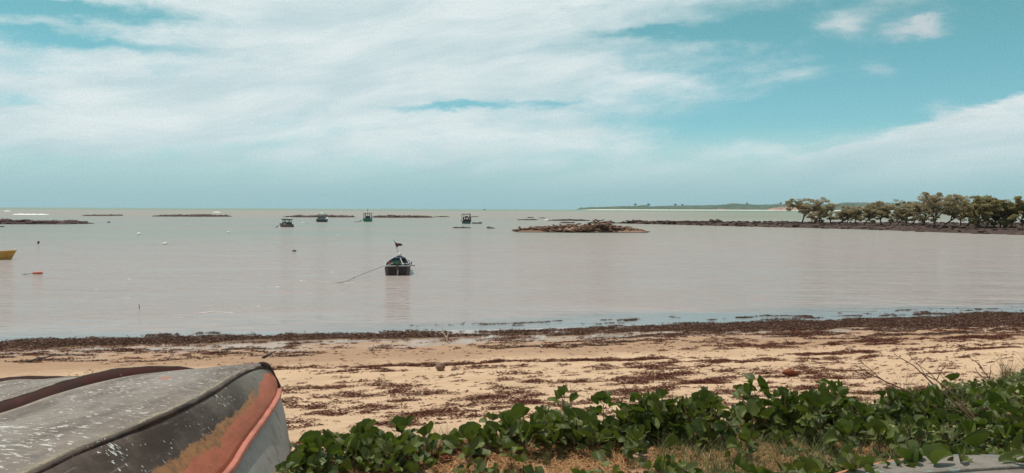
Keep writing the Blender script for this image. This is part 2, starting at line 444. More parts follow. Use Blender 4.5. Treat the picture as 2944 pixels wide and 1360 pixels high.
# thick wet band along the waterline
X, Y, s = scatter(1500000, -19, 30, -2.2, 5.0, 1)
t_ = Y + 0 * X
mid = np.exp(-((X - 0.5) / 6.0) ** 2)                     # sparse in the middle of the bay
c0 = 1.0 + 0.02 * X + np.clip(X - 6, 0, 30) * 0.02
wd = 0.84 + np.clip(X, 0, 20) * 0.065
prof = np.exp(-((s - c0) / wd) ** 2)
nn = fbm(X * 0.7, s * 3.6, 61, 5, 0.6); nf = fbm(X * 4.0, s * 12.0, 77, 3)
mask = nn * 0.70 + nf * 0.30 + prof * 0.40 - mid * 0.15
keep = (mask > 0.715 + 0.03 * (X < 0)) & (prof > 0.03)
fl = fbm(X * 1.3, s * 5.0, 91, 4) + 0.35 * np.exp(-((s + 0.9) / 0.8) ** 2)   # floating bits
keep |= (fl > 1.0 + 0.1 * (X < 0)) & (s < 0.3) & (X > -4)
thin = fbm(X * 0.6, s * 6.0, 95, 4, 0.6)
keep |= (thin > 0.645 + 0.035 * (X < -3)) & (s > 1.2) & (s < 4.6)
keep &= np.random.default_rng(3).uniform(0, 1, len(X)) < 0.62
X, Y, mk = X[keep], Y[keep], mask[keep]
print('band blades', len(X))
o = blades("seaweed_band", X, Y, np.maximum(ground_z(X, Y), 0.0) + 0.004, m_wet, 0.03, 0.10, 0.007, 0.022, 0.02 + np.clip(mk - 0.70, 0, 0.3) * 0.22, SHA, 0.6, 5)
tag(o, "thick dark wet seaweed washed up in a band along the waterline", "seaweed", kind='stuff')
# dry wrack higher on the beach
P_COCO = on_ground(1266, 1066)
r = np.random.default_rng(12)
def clumps(n, x0, x1, s0, s1, lmed, lsig, dens_fn):
    """elongated little heaps of weed, longer along the shore"""
    X = r.uniform(x0, x1, n * 6); s = r.uniform(s0, s1, n * 6); k = r.uniform(0, 1, n * 6) < dens_fn(X, s); X, s = X[k][:n], s[k][:n]
    return X, s, np.clip(lmed * np.exp(r.normal(0, lsig, len(X))), 0.02, 0.62)
def dn(x, s): return np.clip((fbm(x * 0.9, s * 2.2, 201, 4, 0.62) - 0.41) * 3.2, 0.0, 0.8)
parts_ = [
    clumps(1050, -9, 6.5, 8.3, 16.5, 0.17, 0.60, lambda x, s: dn(x, s)),                         # heaps in front of the boats and the bank
    clumps(988, -9, 9, 7.8, 16.5, 0.06, 0.55, lambda x, s: 0.15 + dn(x + 9, s)),                # crumbs between them
    clumps(150, 3, 14, 8.3, 14.0, 0.13, 0.55, lambda x, s: dn(x + 3, s + 5)),
    clumps(798, -8, 20, 6.75, 7.15, 0.10, 0.55, lambda x, s: dn(x * 1.4, s * 0.2) * 0.9 + 0.05),  # thin tide lines
    clumps(494, -4, 20, 7.5, 7.9, 0.10, 0.5, lambda x, s: dn(x * 1.4 + 4, s * 0.2)),
    clumps(620, 3, 24, 4.9, 5.9, 0.16, 0.6, lambda x, s: np.clip((x - 3) / 7, 0, 1) * dn(x * 0.8 + 7, s * 1.5)),
    clumps(1178, -9, 22, 4.4, 9.5, 0.045, 0.5, lambda x, s: 0.1 + dn(x * 0.7 + 20, s * 0.8)),
    clumps(722, 2, 22, 5.8, 12.0, 0.05, 0.6, lambda x, s: 0.3 + dn(x * 0.7 + 30, s * 0.8)),
    clumps(988, -16, 24, 1.9, 4.4, 0.11, 0.6, lambda x, s: dn(x * 0.8 + 50, s * 2.5)),          # damp sand
]
CX = np.concatenate([p[0] for p in parts_]); CS = np.concatenate([p[1] for p in parts_]); CL = np.concatenate([p[2] for p in parts_])
CS = CS + 0.35 * np.sin(CX * 0.35) * (CS > 6.5) * (CS < 8.0)
CW = CL * r.uniform(0.13, 0.28, len(CL)) + 0.007
nb_ = np.clip((CL * CW * 7500), 4, 700).astype(int)
idx = np.repeat(np.arange(len(CL)), nb_); m_ = len(idx)
ra = r.normal(0, 0.42, m_); rb = r.normal(0, 0.42, m_); bendc = r.normal(0, 0.35, len(CL))[idx]
dxs = ra * CL[idx]; dss = rb * CW[idx] + bendc * CW[idx] * (ra * ra * 3 - 0.5)
X = CX[idx] + dxs; s = CS[idx] + dss; Y = 23.2 + 0.19 * X - s
hh = np.clip(1 - (ra * ra + rb * rb) * 1.2, 0.05, 1) * np.clip(CW[idx] * 0.75, 0.006, 0.075) * (0.5 + 0.9 * vn(X * 11, Y * 11, 5))
keep = (np.interp(X, ex, ey) + 0.5 < Y) & ~((np.abs(X - P_COCO.x) < 0.22) & (Y > P_COCO.y - 0.7) & (Y < P_COCO.y + 0.4))
X, Y, mk = X[keep], Y[keep], hh[keep]
print('wrack blades', len(X))
o = blades("seaweed_wrack", X, Y, ground_z(X, Y) + 0.002, m_dry, 0.018, 0.065, 0.006, 0.015, mk, SHA, 0.55, 6)
tag(o, "dry reddish brown seaweed strewn in rows over the pale sand", "seaweed", kind='stuff')
# shell specks
X, Y, s = scatter(700, -10, 20, 1.5, 15, 8)
o = blades("shell_fragments", X, Y, ground_z(X, Y) + 0.004, mat('shell_white', (0.8, 0.76, 0.7)), 0.012, 0.03, 0.01, 0.02, 0.006, 0, 3, 9)
tag(o, "tiny white shell fragments dotted over the sand", "shells", kind='stuff')

# ------------------------------------------------------------------ overturned boats
def hull_bottom_mat(p):
    uv = coord('UV'); a, b_, _ = sep(uv)
    o_ = coord('Object')
    n1 = noise(vec(a * 0.8, b_ * 2.5, 0.3), 1.0, 6, 0.65); n2 = noise(vec(a * 9.0, b_ * 9.0, 1.3), 1.0, 5, 0.7)
    c = mixc(smooth(n1, 0.3, 0.7), (0.118, 0.090, 0.073), (0.238, 0.192, 0.160))
    c = mixc(smooth(n2, 0.45, 0.66, 0, 0.65), c, (0.125, 0.105, 0.092))
    n3 = noise(vec(a * 0.5, b_ * 1.1, 40.0), 1.0, 5, 0.7); c = mixc(smooth(n3, 0.45, 0.62, 0, 0.5), c, (0.30, 0.275, 0.25)); c = mixc(smooth(n3, 0.52, 0.38, 0, 0.5), c, (0.13, 0.125, 0.125))
    scr = noise(vec(a * 34.0 + b_ * 3.0, b_ * 2.2, 7.7), 1.0, 5, 0.65); c = mixc(smooth(scr, 0.62, 0.68, 0, 0.5), c, (0.40, 0.37, 0.33)); c = mixc(smooth(scr, 0.38, 0.32, 0, 0.5), c, (0.09, 0.075, 0.065))
    # flaked white paint: short chips in drifts
    ch = noise(vec(a * 40.0, b_ * 17.0, 3.3), 1.0, 3, 0.6)
    dr = noise(vec(a * 1.2, b_ * 1.6, 8.3), 1.0, 3, 0.6)
    c = mixc(smooth(ch + (dr - 0.5) * 0.34, 0.625, 0.650, 0, 0.85), c, (0.56, 0.53, 0.49))
    fn_ = noise(vec(a * 60.0, b_ * 26.0, 6.3), 1.0, 2, 0.5); c = mixc(smooth(fn_, 0.68, 0.72, 0, 0.6), c, (0.55, 0.53, 0.50))
    c = mixc(smooth(E.m('ABSOLUTE', b_ - 0.5) + (n2 - 0.5) * 0.10, 0.42, 0.50, 0, 0.6), c, (0.36, 0.30, 0.23))
    # old red paint showing through
    rd = noise(vec(a * 1.1, b_ * 2.2, 12.1), 1.0, 5, 0.6)
    c = mixc(smooth(rd, 0.64, 0.69, 0, 0.75), c, (0.42, 0.14, 0.095))
    E.nt.links.new(bump(n2 * 0.6 + ch * 0.5 + n1, 0.010).k, p.inputs['Normal'])
    return c
def worn_edge_mat(p):
    o_ = coord('Object'); n1 = noise(o_, 9.0, 6, 0.7); n2 = noise(o_, 45.0, 5, 0.7)
    c = mixc(smooth(n1, 0.40, 0.62), (0.36, 0.30, 0.22), (0.22, 0.19, 0.155))
    c = mixc(smooth(n2, 0.55, 0.66), c, (0.10, 0.05, 0.03))
    E.nt.links.new(bump(n2 + n1, 0.02).k, p.inputs['Normal'])
    return c
def dark_rim_mat(p):
    o_ = coord('Object'); n1 = noise(o_, 5.0, 6, 0.7); n2 = noise(o_, 40.0, 5, 0.7)
    c = mixc(smooth(n1, 0.40, 0.65), (0.032, 0.020, 0.016), (0.065, 0.036, 0.026))
    c = mixc(smooth(n2, 0.60, 0.68, 0, 0.7), c, (0.20, 0.17, 0.14))
    E.nt.links.new(bump(n2 + n1, 0.02).k, p.inputs['Normal'])
    return c
def side_mat(p):
    # UV: a = metres along, b = 0 at the chine .. 1 at the rail ; third = share of length in attribute
    uv = coord('UV'); a, b_, _ = sep(uv)
    n1 = noise(vec(a * 2.2, b_ * 1.6, 0.3), 1.0, 6, 0.65); n2 = noise(vec(a * 14.0, b_ * 7.0, 1.3), 1.0, 5, 0.7)
    dark = mixc(smooth(n1, 0.38, 0.68), (0.052, 0.034, 0.026), (0.130, 0.102, 0.080))
    dark = mixc(smooth(a, 4.0, 5.6, 0.0, 0.75), dark, (0.215, 0.20, 0.165))        # paler towards the bow
    dark = mixc(smooth(n2, 0.56, 0.66, 0, 0.6), dark, (0.045, 0.03, 0.024))
    # white splashes
    sp = noise(vec(a * 52.0, b_ * 15.0, 4.3), 1.0, 2, 0.5); dr = noise(vec(a * 2.2, b_ * 2.0, 6.3), 1.0, 3, 0.6)
    dark = mixc(smooth(sp + (dr - 0.5) * 0.70, 0.690, 0.715, 0, 0.9), dark, (0.60, 0.60, 0.58))
    ochre = mixc(smooth(n2, 0.4, 0.62), (0.36, 0.17, 0.07), (0.22, 0.115, 0.06))
    red = mixc(smooth(n1, 0.35, 0.68), (0.50, 0.155, 0.085), (0.37, 0.120, 0.070))
    red = mixc(smooth(n2, 0.57, 0.68, 0, 0.6), red, (0.24, 0.11, 0.075))
    scr = noise(vec(a * 3.0 + b_ * 1.5, b_ * 40.0, 7.7), 1.0, 4, 0.6); red = mixc(smooth(scr, 0.66, 0.70, 0, 0.55), red, (0.20, 0.16, 0.13))
    dark = mixc(smooth(scr, 0.63, 0.68, 0, 0.45), dark, (0.24, 0.20, 0.165))
    e = b_ + (n1 - 0.5) * 0.46 + (n2 - 0.5) * 0.18 + (noise(vec(a * 0.9, b_ * 0.6, 55.0), 1.0, 3, 0.5) - 0.5) * 0.25 + smooth(a, 4.5, 5.9, 0.0, 0.36)
    c = mixc(smooth(e, 0.44, 0.47), dark, mixc(smooth(a, 4.7, 5.1), ochre, dark))
    c = mixc(smooth(e + (noise(vec(a * 1.6, b_ * 2.4, 9.0), 1.0, 6, 0.65) - 0.5) * 0.5, 0.60, 0.63), c, red)
    E.nt.links.new(bump(n2 * 0.7 + n1 + sp * 0.3, 0.008).k, p.inputs['Normal'])
    return c
def topside_mat(p):
    uv = coord('UV'); a, b_, _ = sep(uv)
    n1 = noise(vec(a * 1.2, b_ * 1.2, 0.3), 1.0, 6, 0.6); n2 = noise(vec(a * 9.0, b_ * 4.0, 1.3), 1.0, 5, 0.7)
    c = mixc(smooth(n1, 0.35, 0.65), (0.30, 0.30, 0.285), (0.20, 0.20, 0.19))
    c = mixc(smooth(n2, 0.52, 0.68, 0, 0.6), c, (0.15, 0.11, 0.09)); c = mixc(smooth(n1, 0.58, 0.66, 0, 0.4), c, (0.22, 0.27, 0.28))
    return c
def strip_mat(p):
    uv = coord('UV'); a, b_, _ = sep(uv)
    n1 = noise(vec(a * 1.5, b_ * 1.2, 0.3), 1.0, 6, 0.65); n2 = noise(vec(a * 16.0, b_ * 5.0, 1.3), 1.0, 5, 0.7)
    c = mixc(smooth(n1, 0.36, 0.62), (0.060, 0.013, 0.009), (0.030, 0.014, 0.011))
    c = mixc(smooth(n1, 0.62, 0.70, 0, 0.8), c, (0.17, 0.022, 0.014))
    c = mixc(smooth(n2, 0.66, 0.71, 0, 0.5), c, (0.30, 0.25, 0.22))
    E.nt.links.new(bump(n2 * 0.7 + n1, 0.010).k, p.inputs['Normal'])
    return c
m_bot = mat('weathered_grey_bottom', hull_bottom_mat, 0.85, 0.10)
m_edge = mat('worn_wood_edge', worn_edge_mat, 0.9, 0.2)
m_rim = mat('dark_worn_rim', dark_rim_mat, 0.85, 0.25)
m_side = mat('peeling_side_paint', side_mat, 0.65, 0.2)
m_top = mat('grey_topside', topside_mat, 0.65, 0.35)
m_rail = paint('salmon_rail', (0.44, 0.155, 0.105), 0.3, 5.0, 0.7, (0.27, 0.11, 0.08))
m_strip = mat('dark_red_side', strip_mat, 0.7, 0.3)
m_inner = paint('hull_inside', (0.12, 0.10, 0.09))
def arclen(C): return np.r_[0, np.cumsum(np.linalg.norm(np.diff(C, axis=0), axis=1))]
def sheet(name, rows, material, parent, thick=0.0, uvb=(0, 1), camber=0.0):
    """loft a strip between point rows (each n x 3)"""
    rows = [np.asarray(r_) for r_ in rows]; n = len(rows[0]); m = len(rows)
    V = np.stack(rows, 1).reshape(-1, 3)
    al = arclen(rows[0]); uv = np.stack([np.repeat(al, m), np.tile(np.linspace(uvb[0], uvb[1], m), n)], 1)
    o = npmesh(name, V, grid_faces(n, m), material, parent, smoothed=True, uv=uv)
    if thick:
        s_ = o.modifiers.new('thickness', 'SOLIDIFY'); s_.thickness = thick; s_.offset = 0
    return o
def bead(name, C, w_, h_, material, parent, out=(0, 0), jitter=0.0, up=None, seed=0):
    """square batten along curve C (n x 3); w_ sideways, h_ vertical"""
    n = len(C); T = np.gradient(C, axis=0); T /= np.linalg.norm(T, axis=1)[:, None]
    side = np.cross(T, np.array([0, 0, 1.0])); side /= np.linalg.norm(side, axis=1)[:, None]
    upv = np.cross(side, T)
    prof = [(-.5, -.5), (.5, -.5), (.5, .5), (-.5, .5)]
    V = np.zeros((n, 4, 3)); r = np.random.default_rng(seed); jj = (fbm(np.arange(n) * 0.35, np.zeros(n), seed, 3) - 0.5) * jitter
    for k, (a, b_) in enumerate(prof):
        V[:, k] = C + side * (a * w_ + out[0]) + upv * (b_ * h_ + out[1] + jj[:, None] * (1 if b_ > 0 else 0.3))
    F = [(i * 4 + k, i * 4 + (k + 1) % 4, (i + 1) * 4 + (k + 1) % 4, (i + 1) * 4 + k) for i in range(n - 1) for k in range(4)]
    F += [(3, 2, 1, 0), tuple((n - 1) * 4 + k for k in range(4))]
    o = npmesh(name, V.reshape(-1, 3), F, material, parent)
    b = o.modifiers.new('bevel', 'BEVEL'); b.width = min(w_, h_) * 0.25; b.segments = 2; b.limit_method = 'ANGLE'
    return o
def lerp_rows(A, B, m, bulge=0.0):
    out = []
    for t in np.linspace(0, 1, m):
        r_ = A * (1 - t) + B * t; r_ = r_.copy()
        r_[:, 2] += bulge * 4 * t * (1 - t); out.append(r_)
    return out
NS = 90
def localise(root, C): return C - np.array(root.location)[None, :]
# --- boat nearest the camera
b1 = empty('overturned_boat', (-3.1, 5.2, gz(-3.1, 5.2)))
tag(b1, "nearest overturned boat, with grey bottom, peeling black and salmon side and salmon rail", "boat", "overturned boats on the sand")
tip = at(764, 1055, 1.90)
N1 = curve([(-3.02, 2.4, 2.04), (-2.86, 3.4, 2.10), at(87, 1358, 2.12), at(210, 1299, 2.12), at(349, 1243, 2.12), at(472, 1191, 2.12), at(594, 1131, 2.08), at(681, 1077, 2.02), at(734, 1056, 1.95), tip], NS)
F1 = curve([(-3.95, 2.4, 2.04), (-4.0, 3.4, 2.10), (-3.92, 4.6, 2.12), at(0, 1192, 2.12), at(150, 1140, 2.11), at(290, 1101, 2.09), at(419, 1077, 2.04), at(573, 1066, 1.98), at(695, 1060, 1.92), tip], NS)
Rn1 = curve([(-2.25, 2.4, 1.55), (-2.18, 3.6, 1.58), (-2.13, 4.9, 1.6), at(646, 1360, 1.6), at(699, 1279, 1.62), at(769, 1182, 1.63), at(792, 1143, 1.63), at(798, 1120, 1.62)], NS)
Gn1 = curve([(-2.0, 2.4, 1.02), (-1.95, 3.6, 1.0), (-1.93, 5.0, 0.98), (-1.99, 6.2, 0.95), (-2.14, 7.3, 0.90), (-2.36, 8.2, 0.86), (-2.60, 8.85, 0.84)], NS)
Rf1 = F1 + np.array([-0.28, 0.0, -0.5]) * np.linspace(1, 0, NS)[:, None] ** 0.5; Rf1 += (Rn1[-1] - Rf1[-1]) * np.linspace(0, 1, NS)[:, None] ** 3
Gf1 = F1 + np.array([-0.42, 0.0, -1.1]) * np.linspace(1, 0, NS)[:, None] ** 0.4; Gf1[:, 2] = Gn1[:, 2]; Gf1 += (Gn1[-1] - Gf1[-1]) * np.linspace(0, 1, NS)[:, None] ** 3
L = lambda C: localise(b1, C)
wid = np.linspace(1, 0, NS)[:, None]
rows = lerp_rows(L(N1), L(F1), 15, 0.035)
sheet('bottom', rows, m_bot, b1, 0.02)
def flare(A, B, m, k):
    out = []
    for t in np.linspace(0, 1, m):
        r_ = (A * (1 - t) + B * t).copy(); r_[:, 0] += k * 4 * t * (1 - t); out.append(r_)
    return out
s_ = sheet('side_panel', flare(L(N1), L(Rn1), 9, 0.03), m_side, b1, 0.02); s_['label'] = "right side with peeling black, ochre and salmon paint"
sheet('side_panel', flare(L(F1), L(Rf1), 6, -0.03), m_side, b1, 0.02)
sheet('topside', flare(L(Rn1) + [-0.004, 0, -0.0], L(Gn1), 8, 0.035), m_top, b1, 0.02)
sheet('topside', flare(L(Rf1), L(Gf1), 5, -0.03), m_top, b1, 0.02)
bead('rub_rail', L(Rn1), 0.055, 0.050, m_rail, b1, (0.022, 0.0), 0.014, seed=3)
bead('rub_rail', L(Rf1), 0.05, 0.045, m_rail, b1, (-0.02, 0.0), seed=4)
bead('chine_batten', L(N1) + [0.014, 0, -0.040], 0.04, 0.085, m_rim, b1, (0.0, 0.0), 0.02, seed=5)
bead('worn_edge', L(N1) + [-0.026, 0, 0.006], 0.050, 0.016, m_edge, b1, (0.0, 0.0), 0.012, seed=8)
bead('chine_batten', L(F1) + [-0.01, 0, -0.03], 0.045, 0.05, m_rim, b1, (0.0, 0.0), 0.02, seed=6)
stem = curve([tip + Vector((-0.03, -0.10, 0.03)), tip + Vector((0.0, 0.01, 0.005)), tip * 0.5 + Vector(Rn1[-1]) * 0.5 + Vector((0, 0.03, 0.0)), Vector(Rn1[-1]), Vector(Rn1[-1]) * 0.5 + Vector(Gn1[-1]) * 0.5 + Vector((0, -0.03, 0)), Vector(Gn1[-1])], 24)
b_ = MB(); b_.tube([tuple(p) for p in L(stem[0:9])], 0.042, 8); b_.build('stem_head', m_rim, b1, True)
b_ = MB(); b_.tube([tuple(p) for p in L(stem[8:])], 0.026, 8); b_.build('stem', m_rail if 0 else m_top, b1, True)
# transom
def transom(b, N, Rn, G, F_, Rf, Gf, loc, m):
    P = [N[0], Rn[0], G[0], Gf[0], Rf[0], F_[0]]
    mb = MB(); V = [loc(np.array([p]))[0] for p in P]; V2 = [v + np.array([0, 0.03, 0]) for v in V]
    mb.add([tuple(v) for v in V + V2], [(0, 1, 2, 3, 4, 5), (11, 10, 9, 8, 7, 6)] + [(i, i + 6, (i + 1) % 6 + 6, (i + 1) % 6) for i in range(6)])
    mb.build('transom', m, b)
transom(b1, N1, Rn1, Gn1, F1, Rf1, Gf1, L, m_side)
# --- the two boats behind it
def far_boat(label, Np, Fp, gzv, out_n, seed):
    N_ = curve(Np, NS); F_ = curve(Fp, NS)
    root = empty('overturned_boat', (float(N_[40, 0] - 0.5), float(N_[40, 1]), gz(float(N_[40, 0]), float(N_[40, 1]))))
    tag(root, label, "boat", "overturned boats on the sand")
    Lc = lambda C: localise(root, C)
    fade = np.linspace(1, 0, NS)[:, None] ** 0.45
    Gn = N_ + np.array([out_n, 0.0, 0.0]) * fade; Gn[:, 2] = gzv; Gn[-20:, 1] += np.linspace(0, 0.35, 20) ** 1.5
    Gf = F_ + np.array([-0.30, 0.0, 0.0]) * fade; Gf[:, 2] = gzv - 0.02; Gf += (Gn[-1] - Gf[-1]) * np.linspace(0, 1, NS)[:, None] ** 3
    sheet('bottom', lerp_rows(Lc(N_), Lc(F_), 13, -0.01), m_bot, root, 0.02)
    sheet('side_panel', flare(Lc(N_), Lc(Gn), 8, 0.03), m_strip, root, 0.02)
    sheet('side_panel', flare(Lc(F_), Lc(Gf), 6, -0.03), m_strip, root, 0.02)
    bead('worn_edge', Lc(N_) + [-0.006, 0, 0.006], 0.016, 0.012, m_edge, root, (0, 0), 0.020, seed=seed)
    transom(root, N_, N_ * 0.5 + Gn * 0.5, Gn, F_, F_ * 0.5 + Gf * 0.5, Gf, Lc, m_strip)
    return root
far_boat("middle overturned boat with dark red side, between the nearest and farthest upturned hulls",
         [(-5.0, 3.9, 1.84), (-4.9, 5.2, 1.86), at(0, 1157, 1.85), at(77, 1134, 1.86), at(175, 1101, 1.86), at(252, 1080, 1.86), at(335, 1063, 1.86), at(419, 1056, 1.83), at(514, 1056, 1.76), at(573, 1066, 1.68), at(592, 1085, 1.6)],
         [(-6.0, 3.9, 1.62), (-6.05, 5.6, 1.63), (-6.0, 7.4, 1.63), at(0, 1100, 1.62), at(120, 1093, 1.61), at(245, 1087, 1.58), at(380, 1085, 1.50) - Vector((0, 0, 0.16)), at(500, 1085, 1.48) - Vector((0, 0, 0.16)), at(592, 1085, 1.6)], 0.82, 0.38, 11)
far_boat("farthest overturned boat, only its thin dark side showing over the middle one",
         [(-6.9, 6.4, 1.40), (-6.75, 8.0, 1.44), at(-40, 1094, 1.44), at(0, 1090, 1.42), at(59, 1083, 1.38), at(115, 1082, 1.34), at(182, 1084, 1.27), at(245, 1083, 1.18), at(262, 1092, 1.08)],
         [(-7.9, 6.4, 1.10), (-7.95, 8.5, 1.15), (-7.8, 9.8, 1.12), (-7.3, 10.8, 1.04), (-6.7, 11.4, 0.98), at(262, 1092, 1.08)], 0.55, 0.33, 15)

# --- old hull lying under the vines, lower right
def old_hull_mat(p):
    o_ = coord('Object'); x, y, z = sep(o_)
    n1 = noise(o_, 4.0, 6, 0.65); n2 = noise(o_, 30.0, 5, 0.7)
    c = mixc(smooth(n1, 0.35, 0.65), (0.235, 0.205, 0.175), (0.155, 0.128, 0.105))
    c = mixc(smooth(n1, 0.56, 0.62, 0, 0.5), c, (0.27, 0.38, 0.38))
    c = mixc(smooth(n2, 0.58, 0.68, 0, 0.7), c, (0.13, 0.10, 0.08))
    e = z + (n1 - 0.5) * 0.10
    c = mixc(smooth(e, 0.23, 0.25), mixc(smooth(n2, 0.4, 0.6), (0.55, 0.22, 0.10), (0.36, 0.18, 0.11)), c)
    E.nt.links.new(bump(n2 + n1, 0.012).k, p.inputs['Normal'])
    return c
bh = empty('overturned_boat', (2.75, 4.33, gz(2.75, 4.33)))
tag(bh, "weathered pale grey and orange old boat hull lying upturned half under the vines", "boat")
m_old = mat('old_hull_paint', old_hull_mat, 0.8, 0.25)
n = 40; rows_ = []; t = np.linspace(0, 1, n)
cx = -1.20 + t * 1.70; cyy = -0.16 + 0.26 * t; hw = 0.40 * np.sin(np.pi * np.clip(t * 0.80, 0, 1)) ** 0.6 + 0.02; zt = 0.235 + 0.07 * np.sin(t * 2.2) ; 
for k, (a, b2) in enumerate([(-1.2, 0.0), (-1.12, 0.45), (-0.95, 0.85), (-0.6, 0.98), (0, 1.0), (0.6, 0.98), (0.95, 0.85), (1.12, 0.45), (1.2, 0.0)]):
    rows_.append(np.stack([cx, cyy + a * hw, -0.03 + b2 * zt], 1))
sheet('hull', rows_, m_old, bh, 0.02)
bead('keel_strip', rows_[4] + [0, 0, 0.012], 0.05, 0.03, m_old, bh, (0, 0), 0.004, seed=21)

# ------------------------------------------------------------------ coconut, dead leaf, driftwood
def coconut_mat(p):
    o_ = coord('Object'); n1 = noise(o_, 14.0, 6, 0.7); x, y, z = sep(o_)
    n2 = noise(vec(x * 6, y * 6, z * 50), 1.0, 4, 0.6)
    E.nt.links.new(bump(n2 + n1, 0.006).k, p.inputs['Normal'])
    return mixc(smooth(n1 * 0.5 + n2 * 0.5, 0.38, 0.62), (0.12, 0.06, 0.04), (0.26, 0.16, 0.11))
p_ = on_ground(1266, 1066)
mb = MB(); mb.ball((0, 0, 0.075), (0.098, 0.09, 0.082), 22, 14)
o = mb.build('coconut', mat('coconut_husk', coconut_mat, 0.85), None, True)
for v in o.data.vertices:
    k = 1 + 0.05 * math.sin(3 * math.atan2(v.co.y, v.co.x)) - 0.05 * max(0, v.co.z / 0.16); v.co.x *= k; v.co.y *= k
o.location = p_; tag(o, "brown coconut lying alone on the clean sand between waterline and seaweed", "coconut")
# curled dead leaf
p_ = on_ground(2272, 1080)
V = []; F = []
for i in range(9):
    for j in range(7):
        a = i / 8 * 2 - 1; b = j / 6 * 2 - 1; wd_ = 0.085 * (1 - a * a) ** 0.6
        V.append((a * 0.17, b * wd_, 0.02 + 0.11 * abs(b) ** 1.5 * (1 - a * a) + 0.03 * a * a + 0.006 * math.sin(i * 2 + j)))
o = npmesh('dead_leaf', V, [(i * 7 + j, (i + 1) * 7 + j, (i + 1) * 7 + j + 1, i * 7 + j + 1) for i in range(8) for j in range(6)], paint('dead_leaf_brown', (0.30, 0.085, 0.035), 0.5, 18), smoothed=True)
m_ = o.modifiers.new('t', 'SOLIDIFY'); m_.thickness = 0.004
o.location = p_ - Vector((0, 0, 0.022)); o.rotation_euler = (0, 0.1, 0.15); tag(o, "large curled red brown dead leaf lying on the sand above the vines", "leaf")
m_drift = paint('driftwood_pale', (0.36, 0.26, 0.19), 0.4, 20)
m_twig = paint('twig_brown', (0.085, 0.036, 0.022), 0.3, 20, 0.9)
m_darkwood = paint('wet_wood_dark', (0.05, 0.028, 0.025), 0.4, 10)
def branch(name, base, pts, r0, m_, label, group=None, forks=(), cat="driftwood"):
    o_ = empty(name, base) if 0 else None
    mb = MB(); n_ = len(pts)
    mb.tube(pts, [r0 * (1 - 0.75 * i / (n_ - 1)) for i in range(n_)], 6)
    for f in forks: mb.tube(f, [r0 * 0.55 * (1 - 0.7 * i / (len(f) - 1)) for i in range(len(f))], 5)
    o_ = mb.build(name, m_, None, True); o_.location = base
    return tag(o_, label, cat, group)
def lyingstick(name, pix, m_, r0, label, forks=()):
    base = on_ground(*pix[0]); P = []
    for i, (u, v) in enumerate(pix):
        q = on_ground(u, v) - base; P.append((q.x, q.y, q.z + r0 * 0.7))
    Fk = []
    for f in forks:
        Fk.append([tuple(on_ground(u, v) - base + Vector((0, 0, r0 + h))) for (u, v, h) in f])
    return branch(name, base, P, r0, m_, label, None, Fk)
lyingstick('driftwood_branch', [(1269, 958), (1277, 964), (1285, 975), (1284, 982), (1293, 987)], m_drift, 0.035, "pale forked driftwood branch on the wet sand by the seaweed in the middle", [[(1277, 964, 0), (1272, 958, 0.1), (1270, 955, 0.2)], [(1285, 975, 0), (1292, 968, 0.15)]])
lyingstick('driftwood_branch', [(84, 1043), (105, 1035), (130, 1030), (165, 1024)], m_darkwood, 0.030, "long dark stick lying on wet sand beyond the overturned boats")
lyingstick('driftwood_branch', [(757, 1032), (770, 1024), (782, 1017), (792, 1012)], m_darkwood, 0.035, "short dark branch on the sand just beyond the bow of the nearest overturned boat", [[(770, 1024, 0), (765, 1022, 0.06)]])
lyingstick('driftwood_branch', [(1062, 1003), (1072, 1012), (1078, 1021)], m_drift, 0.03, "small pale twig on sand left of the coconut", [[(1072, 1012, 0), (1064, 1015, 0.1)], [(1072, 1012, 0), (1074, 1008, 0.18)]])
lyingstick('driftwood_branch', [(482, 1034), (486, 1028), (500, 1022)], m_drift, 0.025, "small curved twig on wet sand behind the middle overturned boat")
lyingstick('driftwood_branch', [(1552, 995), (1560, 1002)], m_drift, 0.04, "small light broken stick on the damp sand right of centre")
# ------------------------------------------------------------------ floating boats
m_hull_dark = paint('dark_brown_hull', (0.022, 0.014, 0.014), 0.5, 5.0, 0.5, (0.02, 0.012, 0.012))
m_hull_in = paint('blue_inside', (0.025, 0.055, 0.10), 0.5, 5.0, 0.6, (0.02, 0.02, 0.025))
m_gun = paint('pale_gunwale', (0.42, 0.42, 0.40), 0.35, 6.0, 0.6, (0.12, 0.09, 0.08))
m_tealwood = paint('pale_teal_wood', (0.34, 0.42, 0.40), 0.35, 6.0)
m_pink = paint('pale_pink_wood', (0.60, 0.45, 0.40), 0.25, 6.0)
m_greennet = paint('green_net', (0.03, 0.085, 0.05), 0.5, 30.0, 0.9)
m_redp = paint('red_plastic', (0.50, 0.06, 0.035), 0.2, 8.0, 0.4)
m_white = paint('white_plastic', (0.80, 0.79, 0.70), 0.1, 6.0, 0.4, (0.5, 0.45, 0.35))
m_rope = paint('rope', (0.12, 0.09, 0.075), 0.4, 40.0, 0.9)
